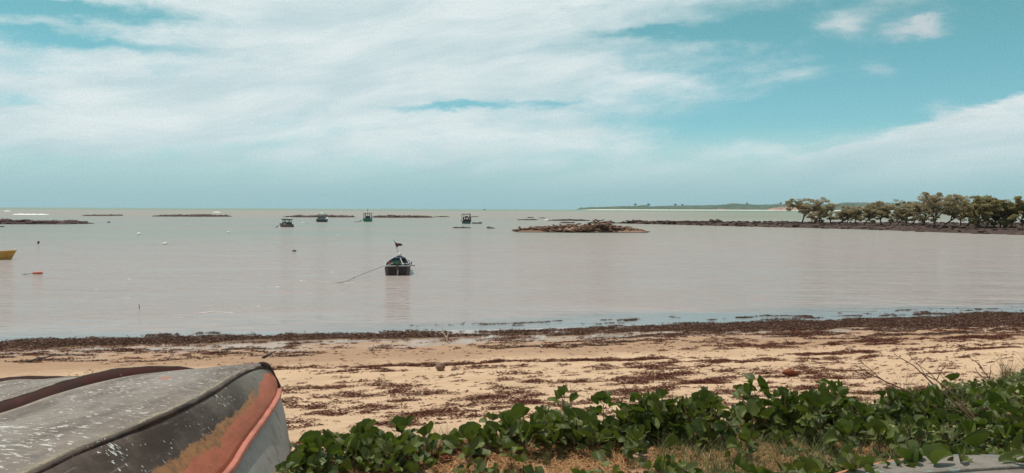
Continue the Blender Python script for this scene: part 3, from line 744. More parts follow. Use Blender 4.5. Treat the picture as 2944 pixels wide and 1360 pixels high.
def hull(root, L_, B, D0, D1, draft, m_out, m_in, m_g, stern=0.86, mid=0.40, rake=0.35, quarter=0.0, name='hull'):
    """open hull, bow towards +Y; D0 stern freeboard, D1 bow freeboard. returns functions half width, sheer"""
    n = 26; t = np.linspace(0, 1, n)
    hb = B / 2 * np.where(t < mid, stern + (1 - stern) * np.sin(np.pi / 2 * t / mid), np.cos(np.pi / 2 * np.clip((t - mid) / (1 - mid), 0, 1)) ** 0.62)
    if quarter: hb = hb * (1 - quarter * np.clip(1 - t / 0.09, 0, 1))
    hb = np.maximum(hb, 0.015); sh = D0 + (D1 - D0) * t ** 1.8 - 0.03 * np.sin(np.pi * t)
    prof = [(0.0, 0.0), (0.55, 0.03), (0.80, 0.20), (0.90, 0.55), (1.0, 1.0)]
    def pt(i, k, off=0.0):
        wk, hk = prof[abs(k)]; sg = -1 if k < 0 else 1
        y = L_ * t[i] + rake * hk * t[i] ** 6
        h = max(hb[i] - off, 0.004)
        return (sg * wk * h, y - off * 0.6 * (t[i] > 0.5), -draft * (1 - 0.3 * t[i]) + off + (sh[i] + draft * (1 - 0.3 * t[i])) * hk - (off * hk))
    V = []; cols = [-4, -3, -2, -1, 0, 1, 2, 3, 4]
    for i in range(n):
        for k in cols: V.append(pt(i, k))
    F = [(i * 9 + j, i * 9 + j + 1, (i + 1) * 9 + j + 1, (i + 1) * 9 + j) for i in range(n - 1) for j in range(8)]
    F.append(tuple(range(8, -1, -1)))
    npmesh(name, V, F, m_out, root, smoothed=False)
    V = []
    for i in range(n):
        for k in cols: V.append(pt(i, k, 0.045))
    for j in range(9): V[j] = (V[j][0], V[j][1] + 0.05, V[j][2])
    F = [(i * 9 + j, (i + 1) * 9 + j, (i + 1) * 9 + j + 1, i * 9 + j + 1) for i in range(n - 1) for j in range(8)]
    F.append(tuple(range(9)))
    npmesh('inner_planking', V, F, m_in, root)
    mb = MB()
    for sg in (-1, 1):
        P = [(sg * (hb[i] - 0.01), pt(i, 4)[1], sh[i] + 0.012) for i in range(n)]
        mb.tube(P, 0.034, 6)
    mb.tube([(-hb[0], 0.0, sh[0] + 0.012), (hb[0], 0.0, sh[0] + 0.012)], 0.03, 6)
    mb.build('gunwale', m_g, root)
    return lambda y: float(np.interp(y / L_, t, hb)), lambda y: float(np.interp(y / L_, t, sh))
# --- dark open boat in the middle
pb = at(1143, 792, 0.0)
ob = empty('fishing_boat', pb, R(7.0)); tag(ob, "dark brown open wooden boat with maroon flag and white bow float in mid bay", "boat")
hbf, shf = hull(ob, 5.6, 1.44, 0.50, 0.70, 0.25, m_hull_dark, m_hull_in, m_gun, 0.88, 0.33, 0.35, 0.12)
mb = MB(); mb.box((0, -0.035, 0.18), (0.13, 0.07, 0.78)); mb.build('stern_post', paint('post_brown', (0.12, 0.06, 0.05), 0.4, 8), ob)
mb = MB(); mb.box((0, -0.085, 0.05), (0.05, 0.12, 0.45), ry=0.10); mb.build('rudder', m_gun, ob)
for sg in (-1, 1):
    mb = MB(); mb.box((sg * 0.575, -0.012, 0.22), (0.17, 0.035, 0.50), ry=sg * 0.12); q_ = mb.build('quarter_plank', paint('quarter_brown', (0.11, 0.075, 0.068), 0.35, 8), ob)
for y_, m_, wd in ((0.75, m_tealwood, 0.34), (1.9, m_tealwood, 0.3), (3.1, m_gun, 0.28)):
    mb = MB(); mb.box((0, y_, shf(y_) - 0.13), (2 * hbf(y_) - 0.14, wd, 0.035)); mb.build('thwart', m_, ob, bevel=0.008)
mb = MB(); mb.box((0, 5.05, shf(5.05) - 0.03), (2 * hbf(5.05) - 0.05, 0.7, 0.03)); mb.build('foredeck', m_hull_in, ob)
mb = MB(); mb.box((0.30, 0.28, 0.42), (0.46, 0.22, 0.12), rz=0.1); mb.build('wooden_box', m_pink, ob, bevel=0.01)
mb = MB(); mb.box((-0.15, 1.2, 0.32), (0.6, 0.55, 0.22)); mb.build('engine_box', paint('dark_teal_box', (0.03, 0.07, 0.075), 0.3, 8), ob, bevel=0.015)
for i in range(5):
  for sg in (-1, 1):
    mb = MB(); mb.tube([(sg * hbf(0.4 + i * 0.95) * 0.9, 0.4 + i * 0.95, shf(i) - 0.02), (sg * hbf(0.4 + i * 0.95) * 0.85, 0.4 + i * 0.95, 0.0)], 0.018, 5); mb.build('rib', m_gun, ob)
# * -0.9, 0.4 + i * 0.95, shf(i) - 0.02), (hbf(i) * -0.85, 0.4 + i * 0.95, 0.0)], 0.018, 5); mb.tube([(hbf(i) * 0.9, 0.4 + i * 0.95, shf(i) - 0.02), (hbf(i) * 0.85, 0.4 + i * 0.95, 0.0)], 0.018, 5)
# things lying in it
def net_heap(name, c, sx, sy, sz, m_, seed):
    mb = MB(); r = random.Random(seed)
    for i in range(70):
        a = r.uniform(0, 6.28); rr = r.uniform(0, 1) ** 0.5; x, y = math.cos(a) * rr * sx, math.sin(a) * rr * sy
        z = sz * (1 - rr * rr) * r.uniform(0.3, 1.0)
        b_ = r.uniform(0, 6.28); l_ = r.uniform(0.08, 0.25)
        mb.tube([(x, y, z), (x + math.cos(b_) * l_ * 0.5, y + math.sin(b_) * l_ * 0.5, z + r.uniform(0, 0.08)), (x + math.cos(b_) * l_, y + math.sin(b_) * l_, z - 0.02)], 0.018, 4)
    mb.ball((0, 0, 0), (sx * 0.85, sy * 0.85, sz * 0.75), 10, 6)
    o = mb.build(name, m_, None); o.matrix_world = ob.matrix_basis @ Matrix.Translation(c); return o
def inboat(o): o.matrix_world = ob.matrix_basis @ o.matrix_basis; return o
tag(net_heap('fishing_net', (-0.08, 3.3, 0.40), 0.42, 0.5, 0.20, m_greennet, 3), "heap of dark green fishing net inside the dark open boat near its bow", "net")
mb = MB(); mb.ball((0, 0, 0), (0.15, 0.13, 0.12), 14, 9); mb.tube([(0, 0, 0.12), (0, 0, 0.17)], 0.03, 6)
o = mb.build('float', m_white, None, True); o.location = (0.0, 5.45, 0.80); tag(inboat(o), "round cream white float hanging on the bow of the dark open boat", "float")
mb = MB(); mb.box((0, 0, 0), (0.16, 0.12, 0.22), taper=0.85); mb.tube([(-0.04, 0, 0.10), (-0.04, 0, 0.15), (0.04, 0, 0.15), (0.04, 0, 0.10)], 0.012, 5)
o = mb.build('fuel_can', m_redp, None, bevel=0.015); o.location = (-0.48, 1.25, 0.52); tag(inboat(o), "small red fuel can on the left side inside the dark open boat", "can")
for q, (a, b_, c) in enumerate((((0.05, 4.5, 0.66), (0.28, 0.5, 0.56), 0.022), ((0.42, 3.1, 0.72), (0.60, 1.0, 0.62), 0.018))):
    mb = MB(); mb.tube([a, b_], c, 6); v = Vector(b_) - Vector(a); mb.box(Vector(b_) - v * 0.05, (0.11, 0.5, 0.02), rz=math.atan2(-v.x, v.y))
    o = mb.build('oar', m_pink, None); o.location = (0, 0, 0); tag(inboat(o), ("pale wooden oar lying lengthways through the middle of the dark open boat", "pale wooden oar resting on the right side of the dark open boat")[q], "oar")
mb = MB(); mb.tube([(-0.62, 0.35, 0.49), (-0.30, 1.7, 0.56)], 0.02, 5); o = mb.build('pole', m_gun, None); tag(inboat(o), "thin pale pole lying on the left side of the dark open boat", "pole")
mb = MB(); mb.tube([(0.60, 0.55, 0.53), (0.93, 0.40, 0.49)], 0.022, 6); mb.build('oar_pin', m_hull_dark, ob)
mb = MB(); mb.tube([(0.72, 1.2, 0.50), (0.74, 1.2, 0.66)], 0.03, 6); mb.build('cleat', m_hull_dark, ob)
# flag: pole leaning left, drooping maroon cloth
fp = MB(); fp.tube([(-0.05, 5.45, 0.80), (-0.36, 5.5, 1.72)], [0.014, 0.010], 6); fo = fp.build('flagpole', m_rope, ob)
V = []; F = []
for i in range(13):
    for j in range(6):
        a = i / 12; b = j / 5
        x = -0.335 + a * 0.52; top = 1.63 - a * 0.27 - 0.05 * math.sin(a * 6); h = 0.25 * (1 - a) ** 0.8 * (1 + 0.25 * math.sin(a * 11)) + 0.035
        V.append((x + b * 0.09 * (1 - a), 5.5 + 0.05 * math.sin(a * 9 + b * 2), top - b * h))
F = [(i * 6 + j, (i + 1) * 6 + j, (i + 1) * 6 + j + 1, i * 6 + j + 1) for i in range(12) for j in range(5)]
q_ = npmesh('flag_cloth', V, F, mat('maroon_cloth', lambda p: mixc(smooth(noise(coord('Object'), 9, 3), 0.4, 0.6), (0.13, 0.028, 0.035), (0.07, 0.025, 0.035)), 0.9), fo, smoothed=True)
# mooring rope
def mooring(name, P, r0, label, m_=None):
    mb = MB(); C_ = curve([tuple(p) for p in P], 20); base = C_[0].copy(); C_ = C_ - base
    mb.tube([tuple(p) for p in C_], r0, 5); k = C_[11]; mb.ball(tuple(k), 0.06 * r0 / 0.02, 6, 4)
    o = mb.build(name, m_ or m_rope, None); o.location = base; return tag(o, label, "rope")
a_ = ob.matrix_basis @ Vector((-0.72, 0.9, 0.46)); e_ = at(968, 812, 0.0)
mooring('mooring_rope', [a_, a_ * 0.66 + e_ * 0.34 + Vector((0, 0, -0.02)), a_ * 0.36 + e_ * 0.64 + Vector((0, 0, -0.06)), e_ + Vector((0.3, 0.1, 0.015)), e_ + Vector((-0.6, -0.2, -0.02))], 0.011, "thin rope running left from the dark open boat down into the water")

# --- cabin boats
m_grey = paint('grey_cabin', (0.15, 0.145, 0.135), 0.25, 2.0)
m_dgrey = paint('dark_grey_hull', (0.06, 0.055, 0.052), 0.3, 2.0)
m_wht = paint('white_paint', (0.78, 0.80, 0.77), 0.15, 2.0, 0.5, (0.4, 0.37, 0.32))
m_brown = paint('brown_hull', (0.16, 0.105, 0.095), 0.35, 2.0)
m_dteal = paint('dark_teal_cabin', (0.03, 0.06, 0.06), 0.3, 2.0)
m_green = paint('green_hull', (0.012, 0.17, 0.085), 0.3, 2.0)
m_navy = paint('navy_cabin', (0.02, 0.05, 0.075), 0.3, 2.0)
m_cream = paint('cream_posts', (0.40, 0.37, 0.27), 0.3, 2.0)
m_maroon = paint('maroon_cabin', (0.07, 0.030, 0.032), 0.35, 2.0)
m_teald = paint('worn_teal_hull', (0.05, 0.12, 0.12), 0.5, 2.0, 0.6, (0.14, 0.10, 0.09))
m_darkr = paint('dark_roof', (0.04, 0.032, 0.03), 0.3, 2.0)
def cabin(root, c, sx, sy, z0, z1, sill, m_w, front=3, side=2, back=2, frame=0.07):
    """walls with true window openings between posts; sill height to top rail"""
    x0, x1, y0, y1 = c[0] - sx / 2, c[0] + sx / 2, c[1] - sy / 2, c[1] + sy / 2; t = 0.05
    mb = MB()
    for (a, b_) in (((x0, y0), (x1, y0)), ((x1, y0), (x1, y1)), ((x1, y1), (x0, y1)), ((x0, y1), (x0, y0))):
        cx_, cy_ = (a[0] + b_[0]) / 2, (a[1] + b_[1]) / 2; hor = abs(a[1] - b_[1]) < 1e-6
        l_ = (abs(b_[0] - a[0]) + t) if hor else abs(b_[1] - a[1]) - t
        sz = (l_, t) if hor else (t, l_)
        mb.box((cx_, cy_, (z0 + sill) / 2), (*sz, sill - z0)); mb.box((cx_, cy_, z1 - 0.05), (*sz, 0.10))
        k = front if hor else side
        for i in range(k + 1):
            f = i / k; px_, py_ = a[0] + (b_[0] - a[0]) * f, a[1] + (b_[1] - a[1]) * f
            if not hor and i in (0, k): continue
            mb.box((px_, py_, (sill + z1 - 0.1) / 2), (frame, frame - 0.004, z1 - 0.1 - sill))
    return mb.build('cabin', m_w, root)
def boat_base(px, v, rz, label, L_, B, D0, D1, m_o, m_i, m_g, sterny=0.9, name='cabin_boat'):
    p = at(px, v, 0.0); root = empty(name, p, rz); tag(root, label, "boat", "small cabin fishing boats moored in the bay" if name == 'cabin_boat' else None)
    f = hull(root, L_, B, D0, D1, 0.3, m_o, m_i, m_g, sterny, 0.35, 0.4)
    mb = MB(); rows = [];
    for i in range(9):
        y = 0.1 + (L_ * 0.94 - 0.1) * i / 8; h = f[0](y) - 0.06; z = f[1](y) - 0.14; rows.append(((-h, y, z), (h, y, z)))
    V = [q for r_ in rows for q in r_]
    mb.add(V, [(2 * i, 2 * i + 1, 2 * i + 3, 2 * i + 2) for i in range(8)]); mb.build('deck', m_i, root)
    return root, f
# white topped boat (stern towards us)
c2, f = boat_base(921, 638.5, R(0), "grey cabin boat with white roof and rails, second cabin boat from left", 6.2, 2.6, 0.80, 1.15, m_dgrey, m_wht, m_wht)
cabin(c2, (0.05, 1.3), 1.75, 1.9, 0.6, 2.15, 1.60, m_grey)
mb = MB(); mb.box((0.05, 1.3, 2.20), (2.30, 2.5, 0.16)); r_ = mb.build('roof', m_wht, c2, bevel=0.02)
mb = MB(); mb.ball((0.1, 1.5, 2.33), (0.42, 0.5, 0.13), 12, 6); mb.build('roof_hatch', m_wht, r_, True)
mb = MB(); mb.ball((1.05, 0.4, 2.30), 0.10, 8, 6); mb.build('roof_lamp', m_darkr, r_)
for sg in (-1, 1):
    mb = MB(); mb.tube([(sg * f[0](y) * 0.98, y, f[1](y) + (0.02 if y in (0.4, 5.6) else 0.22)) for y in (0.4, 1.0, 2.5, 4.0, 5.0, 5.6)], 0.05, 6); mb.build('rail', m_wht, c2)
# brown boat, three quarter
c1, f = boat_base(836, 653.0, R(52), "small brown boat with open dark teal cabin, leftmost of the cabin boats", 3.1, 1.6, 0.50, 0.68, m_brown, m_brown, m_brown, 0.9)
cabin(c1, (0.0, 1.15), 1.05, 1.45, 0.36, 1.45, 0.92, m_dteal)
mb = MB(); mb.box((0.0, 1.2, 1.49), (1.35, 1.95, 0.13), rx=0.03); mb.build('roof', m_dteal, c1, bevel=0.015)
mb = MB(); mb.tube([(0.28, 0.05, 0.50), (0.40, -0.28, 0.20), (0.42, -0.36, 0.0)], [0.05, 0.06, 0.08], 6); mb.build('outboard_motor', m_darkr, c1)
mb = MB(); mb.ball((0, 0, 0), (0.34, 0.22, 0.14), 9, 5); o = mb.build('net_bundle', m_pink, None, True); o.matrix_world = c1.matrix_basis @ Matrix.Translation((-0.55, 1.0, 0.55)); tag(o, "pale pink bundle lying on the side deck of the small brown cabin boat", "bundle")
# green boat (stern towards us)
c3, f = boat_base(1056, 637.5, R(6), "green hulled boat with navy cabin, canopy on posts and short mast", 6.0, 2.5, 0.78, 1.05, m_green, m_navy, m_gun)
cabin(c3, (0.0, 1.5), 1.15, 1.6, 0.6, 2.3, 1.55, m_navy, front=2)
mb = MB(); mb.box((0.0, 1.35, 2.36), (2.35, 2.6, 0.14)); r_ = mb.build('roof', m_cream, c3, bevel=0.015)
for x_ in (-1.02, 1.02):
    for y_ in (0.2, 2.45):
        mb = MB(); mb.tube([(x_, y_, 0.62), (x_, y_, 2.32)], 0.075, 6); mb.build('canopy_post', m_cream, c3)
mb = MB(); mb.tube([(0.0, 1.3, 2.40), (0.0, 1.3, 3.15)], 0.05, 6); ms = mb.build('mast', m_cream, c3)
mb = MB(); mb.ball((0.02, 1.3, 3.20), (0.13, 0.1, 0.2), 8, 6); mb.build('mast_lamp', m_darkr, ms)
mb = MB(); mb.ball((0, 0, 0), (0.19, 0.12, 0.2), 8, 6); mb.build('fender', m_darkr, c3).location = (-1.1, 0.6, 0.75)
# maroon boat with tall frame
c4, f = boat_base(1339, 643.5, R(-3), "worn teal boat with maroon cabin under tall frame, rightmost cabin boat", 5.4, 2.15, 0.55, 0.85, m_teald, m_maroon, m_teald)
cabin(c4, (0.15, 1.5), 1.75, 1.5, 0.4, 1.60, 1.05, m_maroon, front=3, frame=0.14)
mb = MB(); mb.box((0.15, 1.5, 1.59), (1.8, 1.6, 0.07)); r4 = mb.build('cabin_top', m_maroon, c4)
mb = MB(); mb.box((0.02, 1.6, 1.75), (0.6, 0.5, 0.25)); mb.build('roof_box', m_darkr, r4)
mb = MB(); mb.box((-0.02, 1.3, 2.32), (1.95, 2.3, 0.16)); mb.build('canopy_roof', m_darkr, c4, bevel=0.015)
for x_, y_ in ((-0.95, 0.25), (0.88, 0.25), (-0.70, 2.35), (0.88, 2.35)):
    mb = MB(); mb.tube([(x_, y_, 0.5), (x_, y_, 2.30)], 0.07, 6); mb.build('canopy_post', m_darkr, c4)
mb = MB(); mb.tube([(0.62, 1.1, 2.36), (0.68, 1.1, 2.62)], 0.035, 5); mb.build('mast', m_darkr, c4)
for sg in (-1, 1):
    mb = MB(); mb.tube([(sg * 1.05, 0.8, 0.62), (sg * 1.5, 0.7, 0.75)], 0.045, 5); mb.build('outrigger', m_teald, c4)
# dinghy beside it
p = at(1372.5, 643.0, 0); dg = empty('dinghy', p + Vector((1.1, 0, 0)), R(88)); tag(dg, "low dark green dinghy with raised box end, floating just right of the rightmost cabin boat", "boat")
hull(dg, 2.3, 0.8, 0.30, 0.28, 0.12, m_teald, m_green, m_tealwood, 0.9, 0.5, 0.1)
mb = MB(); mb.box((0, 0.35, 0.33), (0.6, 0.62, 0.2)); mb.build('stern_box', m_grey, dg, bevel=0.02)
# ropes of cabin boats
mooring('mooring_rope', [c3.matrix_basis @ Vector((-1.2, 0.3, 0.62)), at(1043, 633, 0.25), at(1028, 637.5, 0.06), at(1018, 638, 0.02)], 0.06, "slack dark rope from the green hulled boat into the water on its left", m_darkr)
mooring('mooring_rope', [at(803, 647, 0.35), at(799, 650, 0.18), at(794, 653, 0.04), at(790, 653.6, 0.0)], 0.04, "slack dark rope from the small brown cabin boat into the water on its left", m_darkr)
# yellow boat at the left edge
m_ochre = paint('ochre_hull', (0.47, 0.235, 0.045), 0.25, 2.0, 0.55, (0.24, 0.11, 0.04)); m_ocl = paint('ochre_pale', (0.60, 0.36, 0.12), 0.2, 4)
p = at(38, 746.5, 0); yb = empty('rowing_boat', p + Vector((-4.6, -0.15, 0)), R(-86)); tag(yb, "ochre yellow open boat cut off by the left edge of the photo", "boat")
hbf, shf = hull(yb, 4.3, 1.5, 0.45, 0.62, 0.2, m_ochre, m_ocl, m_ocl, 0.85, 0.4, 0.42)
for y_ in (1.0, 2.3, 3.3):
    mb = MB(); mb.box((0, y_, shf(y_) - 0.12), (2 * hbf(y_) - 0.12, 0.25, 0.035)); mb.build('thwart', m_gun, yb)
mb = MB(); mb.tube([(hbf(y) + 0.012, y + 0.05, shf(y) - 0.14) for y in np.linspace(0.1, 4.1, 12)], 0.022, 5); mb.tube([(-hbf(y) - 0.012, y + 0.05, shf(y) - 0.14) for y in np.linspace(0.1, 4.1, 12)], 0.022, 5); mb.build('rubbing_strake', m_ocl, yb)
mb = MB(); mb.ball((0, 4.62, 0.68), 0.055, 8, 6); mb.build('bow_knob', m_white, yb)
# far ship
p = at(1396, 601.6, 0.0); p = Vector(((1396 - 1472) / FPX * 2600, 2600, 0)); sp = empty('distant_boat', p, R(80)); tag(sp, "tiny dark boat on the horizon", "boat")
hull(sp, 9, 3, 1.2, 2.0, 0.6, m_darkr, m_darkr, m_darkr, 0.9, 0.5, 0.6)
mb = MB(); mb.box((0, 3.2, 2.3), (2.4, 3.0, 2.2), taper=0.8); mb.build('wheelhouse', m_darkr, sp)

# --- floats and small things on the water
def buoy(px, v, r_, m_, label, cat='buoy', sq=(1, 1, 0.8), name='mooring_buoy', tilt=0.0, group=None):
    p = at(px, v, 0.0); r_ *= 0.85; mb = MB(); mb.ball((0, 0, r_ * 0.35), (r_ * sq[0], r_ * sq[1], r_ * sq[2]), 14, 9)
    mb.tube([(0, 0, r_ * 0.9), (r_ * 0.1, 0, r_ * 1.15 * sq[2] + r_ * 0.35)], r_ * 0.16, 6)
    o = mb.build(name, m_, None, True); o.location = p; o.rotation_euler = (0, tilt, 0.3)
    return tag(o, label, cat, group)
GB = "white mooring buoys scattered on the bay"
buoy(399, 674, 0.30, m_white, "white buoy with a dark base, the largest left of the brown cabin boat", sq=(1, 1, 0.6), group=GB)
buoy(474, 702, 0.24, m_white, "small white buoy lying low between the orange float and the cabin boats", sq=(1.3, 0.8, 0.45), group=GB)
buoy(656, 669.5, 0.26, m_white, "small white buoy left of and in front of the brown cabin boat", sq=(1.1, 0.8, 0.5), group=GB)
buoy(870, 643.5, 0.30, m_white, "small white buoy between the brown and the white roofed cabin boats", sq=(1.2, 0.9, 0.7), group=GB)
buoy(969, 681, 0.16, m_white, "little upright white buoy between the cabin boats and the dark open boat", sq=(0.6, 0.6, 1.4), tilt=0.4, group=GB)
buoy(885, 643, 0.14, m_grey, "tiny grey buoy left of the white roofed cabin boat")
buoy(313, 640, 0.35, m_darkr, "small dark float on the water right of the long left reef", sq=(1.3, 1, 0.5))
buoy(846, 723, 0.15, m_maroon, "small brown float drifting left of the flag of the dark open boat", sq=(1.35, 0.9, 0.75))
p = at(108, 788, 0.0); mb = MB()
mb.tube([(-0.27, 0, 0.04), (-0.22, 0, 0.05), (-0.05, 0.0, 0.065), (0.0, 0.02, 0.06), (0.05, 0.0, 0.07), (0.22, 0, 0.065), (0.27, 0, 0.06)], [0.03, 0.07, 0.075, 0.062, 0.08, 0.08, 0.04], 12)
o = mb.build('orange_float', paint('salmon_float', (0.62, 0.17, 0.11), 0.2, 10, 0.5), None, True); o.location = p; tag(o, "long salmon orange float lying on the water near the left edge", "float")
mooring('float_rope', [p + Vector((-0.26, 0, 0.04)), p + Vector((-0.4, -0.15, 0.02)), p + Vector((-0.55, -0.3, 0.01)), p + Vector((-0.7, -0.4, -0.02))], 0.012, "short dark rope trailing from the salmon orange float", m_rope)
p = at(400, 888, 0.0); mb = MB(); mb.tube([(0, 0, -0.3), (0.01, 0, 0.05), (-0.005, 0, 0.18)], [0.014, 0.012, 0.008], 6); o = mb.build('stick', m_darkwood, None); o.location = p; tag(o, "thin stick standing upright in shallow water", "stick")
# swimmer: head and shoulders above the water, rest of the figure below
p = at(110, 701.5, 0.0)
sk = {'pel': (0, 0, -0.95, .15, .11), 'che': (0, 0, -0.35, .17, .11), 'sho': (0, 0, -0.10, .12, .09), 'nec': (0.0, 0, 0.0, .055, .055), 'hea': (-0.015, 0, 0.13, .085, .10), 'top': (-0.005, 0, 0.22, .06, .075), 'nose': (-0.105, 0, 0.12, .016, .016),
      'ls': (0.02, 0.2, -0.14, .05, .05), 'le': (-0.15, 0.34, -0.30, .04, .04), 'lh': (-0.35, 0.30, -0.22, .028, .035), 'rs': (0.02, -0.2, -0.14, .05, .05), 're': (-0.15, -0.34, -0.30, .04, .04), 'rh': (-0.35, -0.30, -0.22, .028, .035),
      'lk': (-0.1, 0.10, -1.35, .07, .07), 'lf': (0.1, 0.10, -1.7, .04, .04), 'rk': (-0.1, -0.10, -1.35, .07, .07), 'rf': (0.1, -0.10, -1.7, .04, .04)}
ed = [('pel', 'che'), ('che', 'sho'), ('sho', 'nec'), ('nec', 'hea'), ('hea', 'top'), ('hea', 'nose'), ('sho', 'ls'), ('ls', 'le'), ('le', 'lh'), ('sho', 'rs'), ('rs', 're'), ('re', 'rh'), ('pel', 'lk'), ('lk', 'lf'), ('pel', 'rk'), ('rk', 'rf')]
ks = list(sk); me = bpy.data.meshes.new('person'); me.from_pydata([sk[k][:3] for k in ks], [(ks.index(a), ks.index(b)) for a, b in ed], [])
po = bpy.data.objects.new('person', me); link(po); sm_ = po.modifiers.new('skin', 'SKIN'); po.modifiers.new('sub', 'SUBSURF').render_levels = 2
for i, k in enumerate(ks): me.skin_vertices[0].data[i].radius = sk[k][3:]
me.skin_vertices[0].data[0].use_root = True
me.materials.append(paint('skin', (0.42, 0.20, 0.14), 0.1, 20, 0.5, (0.3, 0.14, 0.1))); po.location = p; po.rotation_euler = (0, 0, 0.3)
tag(po, "swimmer up to the shoulders in the water with dark hair, near the left edge", "person")
mb = MB(); mb.ball((0.025, 0, 0.175), (0.105, 0.105, 0.125), 12, 8); mb.build('hair', m_darkr, po, True)

# ------------------------------------------------------------------ rocks
def hullpts(seed, n=14):
    r = np.random.default_rng(seed); P = r.normal(0, 1, (n, 3)); P /= np.linalg.norm(P, axis=1)[:, None]; P *= r.uniform(0.75, 1.0, (n, 1))
    bm = bmesh.new(); vs = [bm.verts.new(p) for p in P]; g = bmesh.ops.convex_hull(bm, input=vs)
    for v in [v for v in bm.verts if not v.link_faces]: bm.verts.remove(v)
    bm.verts.index_update(); V = np.array([v.co[:] for v in bm.verts]); F = np.array([[v.index for v in f.verts] for f in bm.faces if len(f.verts) == 3]); bm.free()
    return V, F
PROTO = [hullpts(100 + i) for i in range(14)]
def rocks_merge(items):
    """items: (x,y,z,sx,sy,sz,rz,tilt,proto)"""
    Vs, Fs, b = [], [], 0
    for (x, y, z, sx, sy, sz, rz, ti, k) in items:
        P, F = PROTO[k % 14]; V = P * np.array([sx, sy, sz])
        c, s_ = math.cos(ti), math.sin(ti); V = np.stack([V[:, 0] * c + V[:, 2] * s_, V[:, 1], -V[:, 0] * s_ + V[:, 2] * c], 1)
        c, s_ = math.cos(rz), math.sin(rz); V = np.stack([V[:, 0] * c - V[:, 1] * s_, V[:, 0] * s_ + V[:, 1] * c, V[:, 2]], 1)
        Vs.append(V + np.array([x, y, z])); Fs.append(F + b); b += len(V)
    return np.concatenate(Vs), np.concatenate(Fs)
def rock_mat(a, b_, c_, sc):
    def f(p):
        pos = position(); n1 = noise(pos, sc, 5, 0.65); n2 = noise(pos, sc * 5, 4, 0.7); x, y, z = sep(pos)
        c = mixc(smooth(n1, 0.35, 0.65), a, b_)
        c = mixc(smooth(island(), 0.6, 1.0, 0, 0.6, kind='LINEAR'), c, c_)
        c = mixc(smooth(z + (n1 - 0.5) * 0.12, 0.05, 0.14), (0.035, 0.022, 0.020), c)
        E.nt.links.new(bump(n2 + n1, 0.08).k, p.inputs['Normal'])
        return c
    return f
m_islet = mat('brown_rock', rock_mat((0.085, 0.042, 0.030), (0.22, 0.120, 0.080), (0.34, 0.22, 0.155), 0.9), 0.9, 0.2)
m_reef = mat('dark_reef', rock_mat((0.060, 0.036, 0.034), (0.115, 0.070, 0.062), (0.17, 0.105, 0.09), 0.5), 0.9, 0.2)
def outcrop(name, cx, cy, lx, ly, h, n, size, material, label, seed, peak=0.0, group=None, cat='rocks', flat=0.45, ti=0.18):
    r = np.random.default_rng(seed); items = []
    for i in range(n):
        a = r.uniform(-1, 1); b_ = r.uniform(-1, 1)
        if a * a + b_ * b_ > 1: a *= 0.7; b_ *= 0.7
        e = max(0.0, 1 - a * a) ** 0.6 * max(0, 1 - b_ * b_ * 0.8) ** 0.5 * (0.55 + 0.65 * float(vn(a * 3 + seed, b_ * 2, seed)))
        e *= 1 + peak * math.exp(-((a - 0.25) / 0.22) ** 2)
        s_ = size * r.uniform(0.45, 1.3) * (1.0 if r.uniform() > 0.12 else 1.7)
        z = h * e * r.uniform(0.25, 1.0) - s_ * flat * 0.5
        items.append((a * lx / 2, b_ * ly / 2, z, s_ * 1.3, s_, s_ * flat * r.uniform(0.7, 1.3), r.normal(0, 0.5), r.normal(0, ti), int(r.integers(14))))
    V, F = rocks_merge(items)
    # core under the boulders
    gx = np.linspace(-1, 1, 40); gy = np.linspace(-1, 1, 16); A, B_ = np.meshgrid(gx, gy, indexing='ij')
    H = h * np.clip(1 - A ** 2, 0, 1) ** 0.6 * np.clip(1 - B_ ** 2, 0, 1) ** 0.5 * (0.35 + 0.5 * vn(A * 6 + seed, B_ * 4, seed + 3)) - 0.12
    H *= 1 + peak * 0.6 * np.exp(-((A - 0.25) / 0.22) ** 2)
    Vc = np.stack([A * lx / 2, B_ * ly / 2, H], -1).reshape(-1, 3)
    Q = grid_faces(40, 16); T = np.concatenate([Q[:, [0, 1, 2]], Q[:, [0, 2, 3]]])
    V2 = np.concatenate([V, Vc]); F2 = np.concatenate([F, T + len(V)])
    o = npmesh(name, V2, F2, material); o.location = (cx, cy, 0)
    return tag(o, label, cat, group)
def outcrop_px(name, u0, u1, vtop, vbot, ly, n, size, material, label, seed, **k):
    """outcrop whose waterline spans u0..u1 at vbot"""
    p0, p1 = at(u0, vbot, 0), at(u1, vbot, 0); y = (p0.y + p1.y) / 2; cx = (u0 + u1) / 2
    h = max(CAMZ - (vtop - (603 - 0.0)) / FPX * (y + ly / 2), 0.25) if 0 else max(aty((u0 + u1) / 2, vtop, y + ly * 0.5).z, 0.2)
    return outcrop(name, (cx - 1472) / FPX * (y + ly / 2), y + ly / 2, (u1 - u0) / FPX * (y + ly / 2), ly, h, n, size, material, label, seed, **k)
outcrop_px('rock_islet', 1478, 1862, 643, 669, 11, 900, 0.48, m_islet, "large brown jagged rock islet in the water between the cabin boats and the mangrove trees", 41, peak=0.55, flat=0.30, ti=0.38)
outcrop_px('rock_reef', -120, 252, 630, 645, 16, 840, 0.68, m_reef, "long brown rock reef at the left edge of the bay", 42, peak=0.0)
outcrop_px('rock_reef', 247, 346, 617.5, 621, 20, 180, 1.02, m_reef, "small dark reef just right of the white breaking wave", 43)
outcrop_px('rock_reef', 446, 664, 617.5, 623, 20, 380, 1.09, m_reef, "dark reef left of the brown cabin boat, near the horizon", 44, peak=0.2)
outcrop_px('rock_reef', 822, 1025, 618.5, 625, 20, 380, 1.09, m_reef, "dark reef behind the white roofed cabin boat", 45, peak=0.1)
outcrop_px('rock_reef', 1064, 1240, 619, 626, 20, 380, 1.02, m_reef, "dark reef stretching right from the green hulled boat", 46)
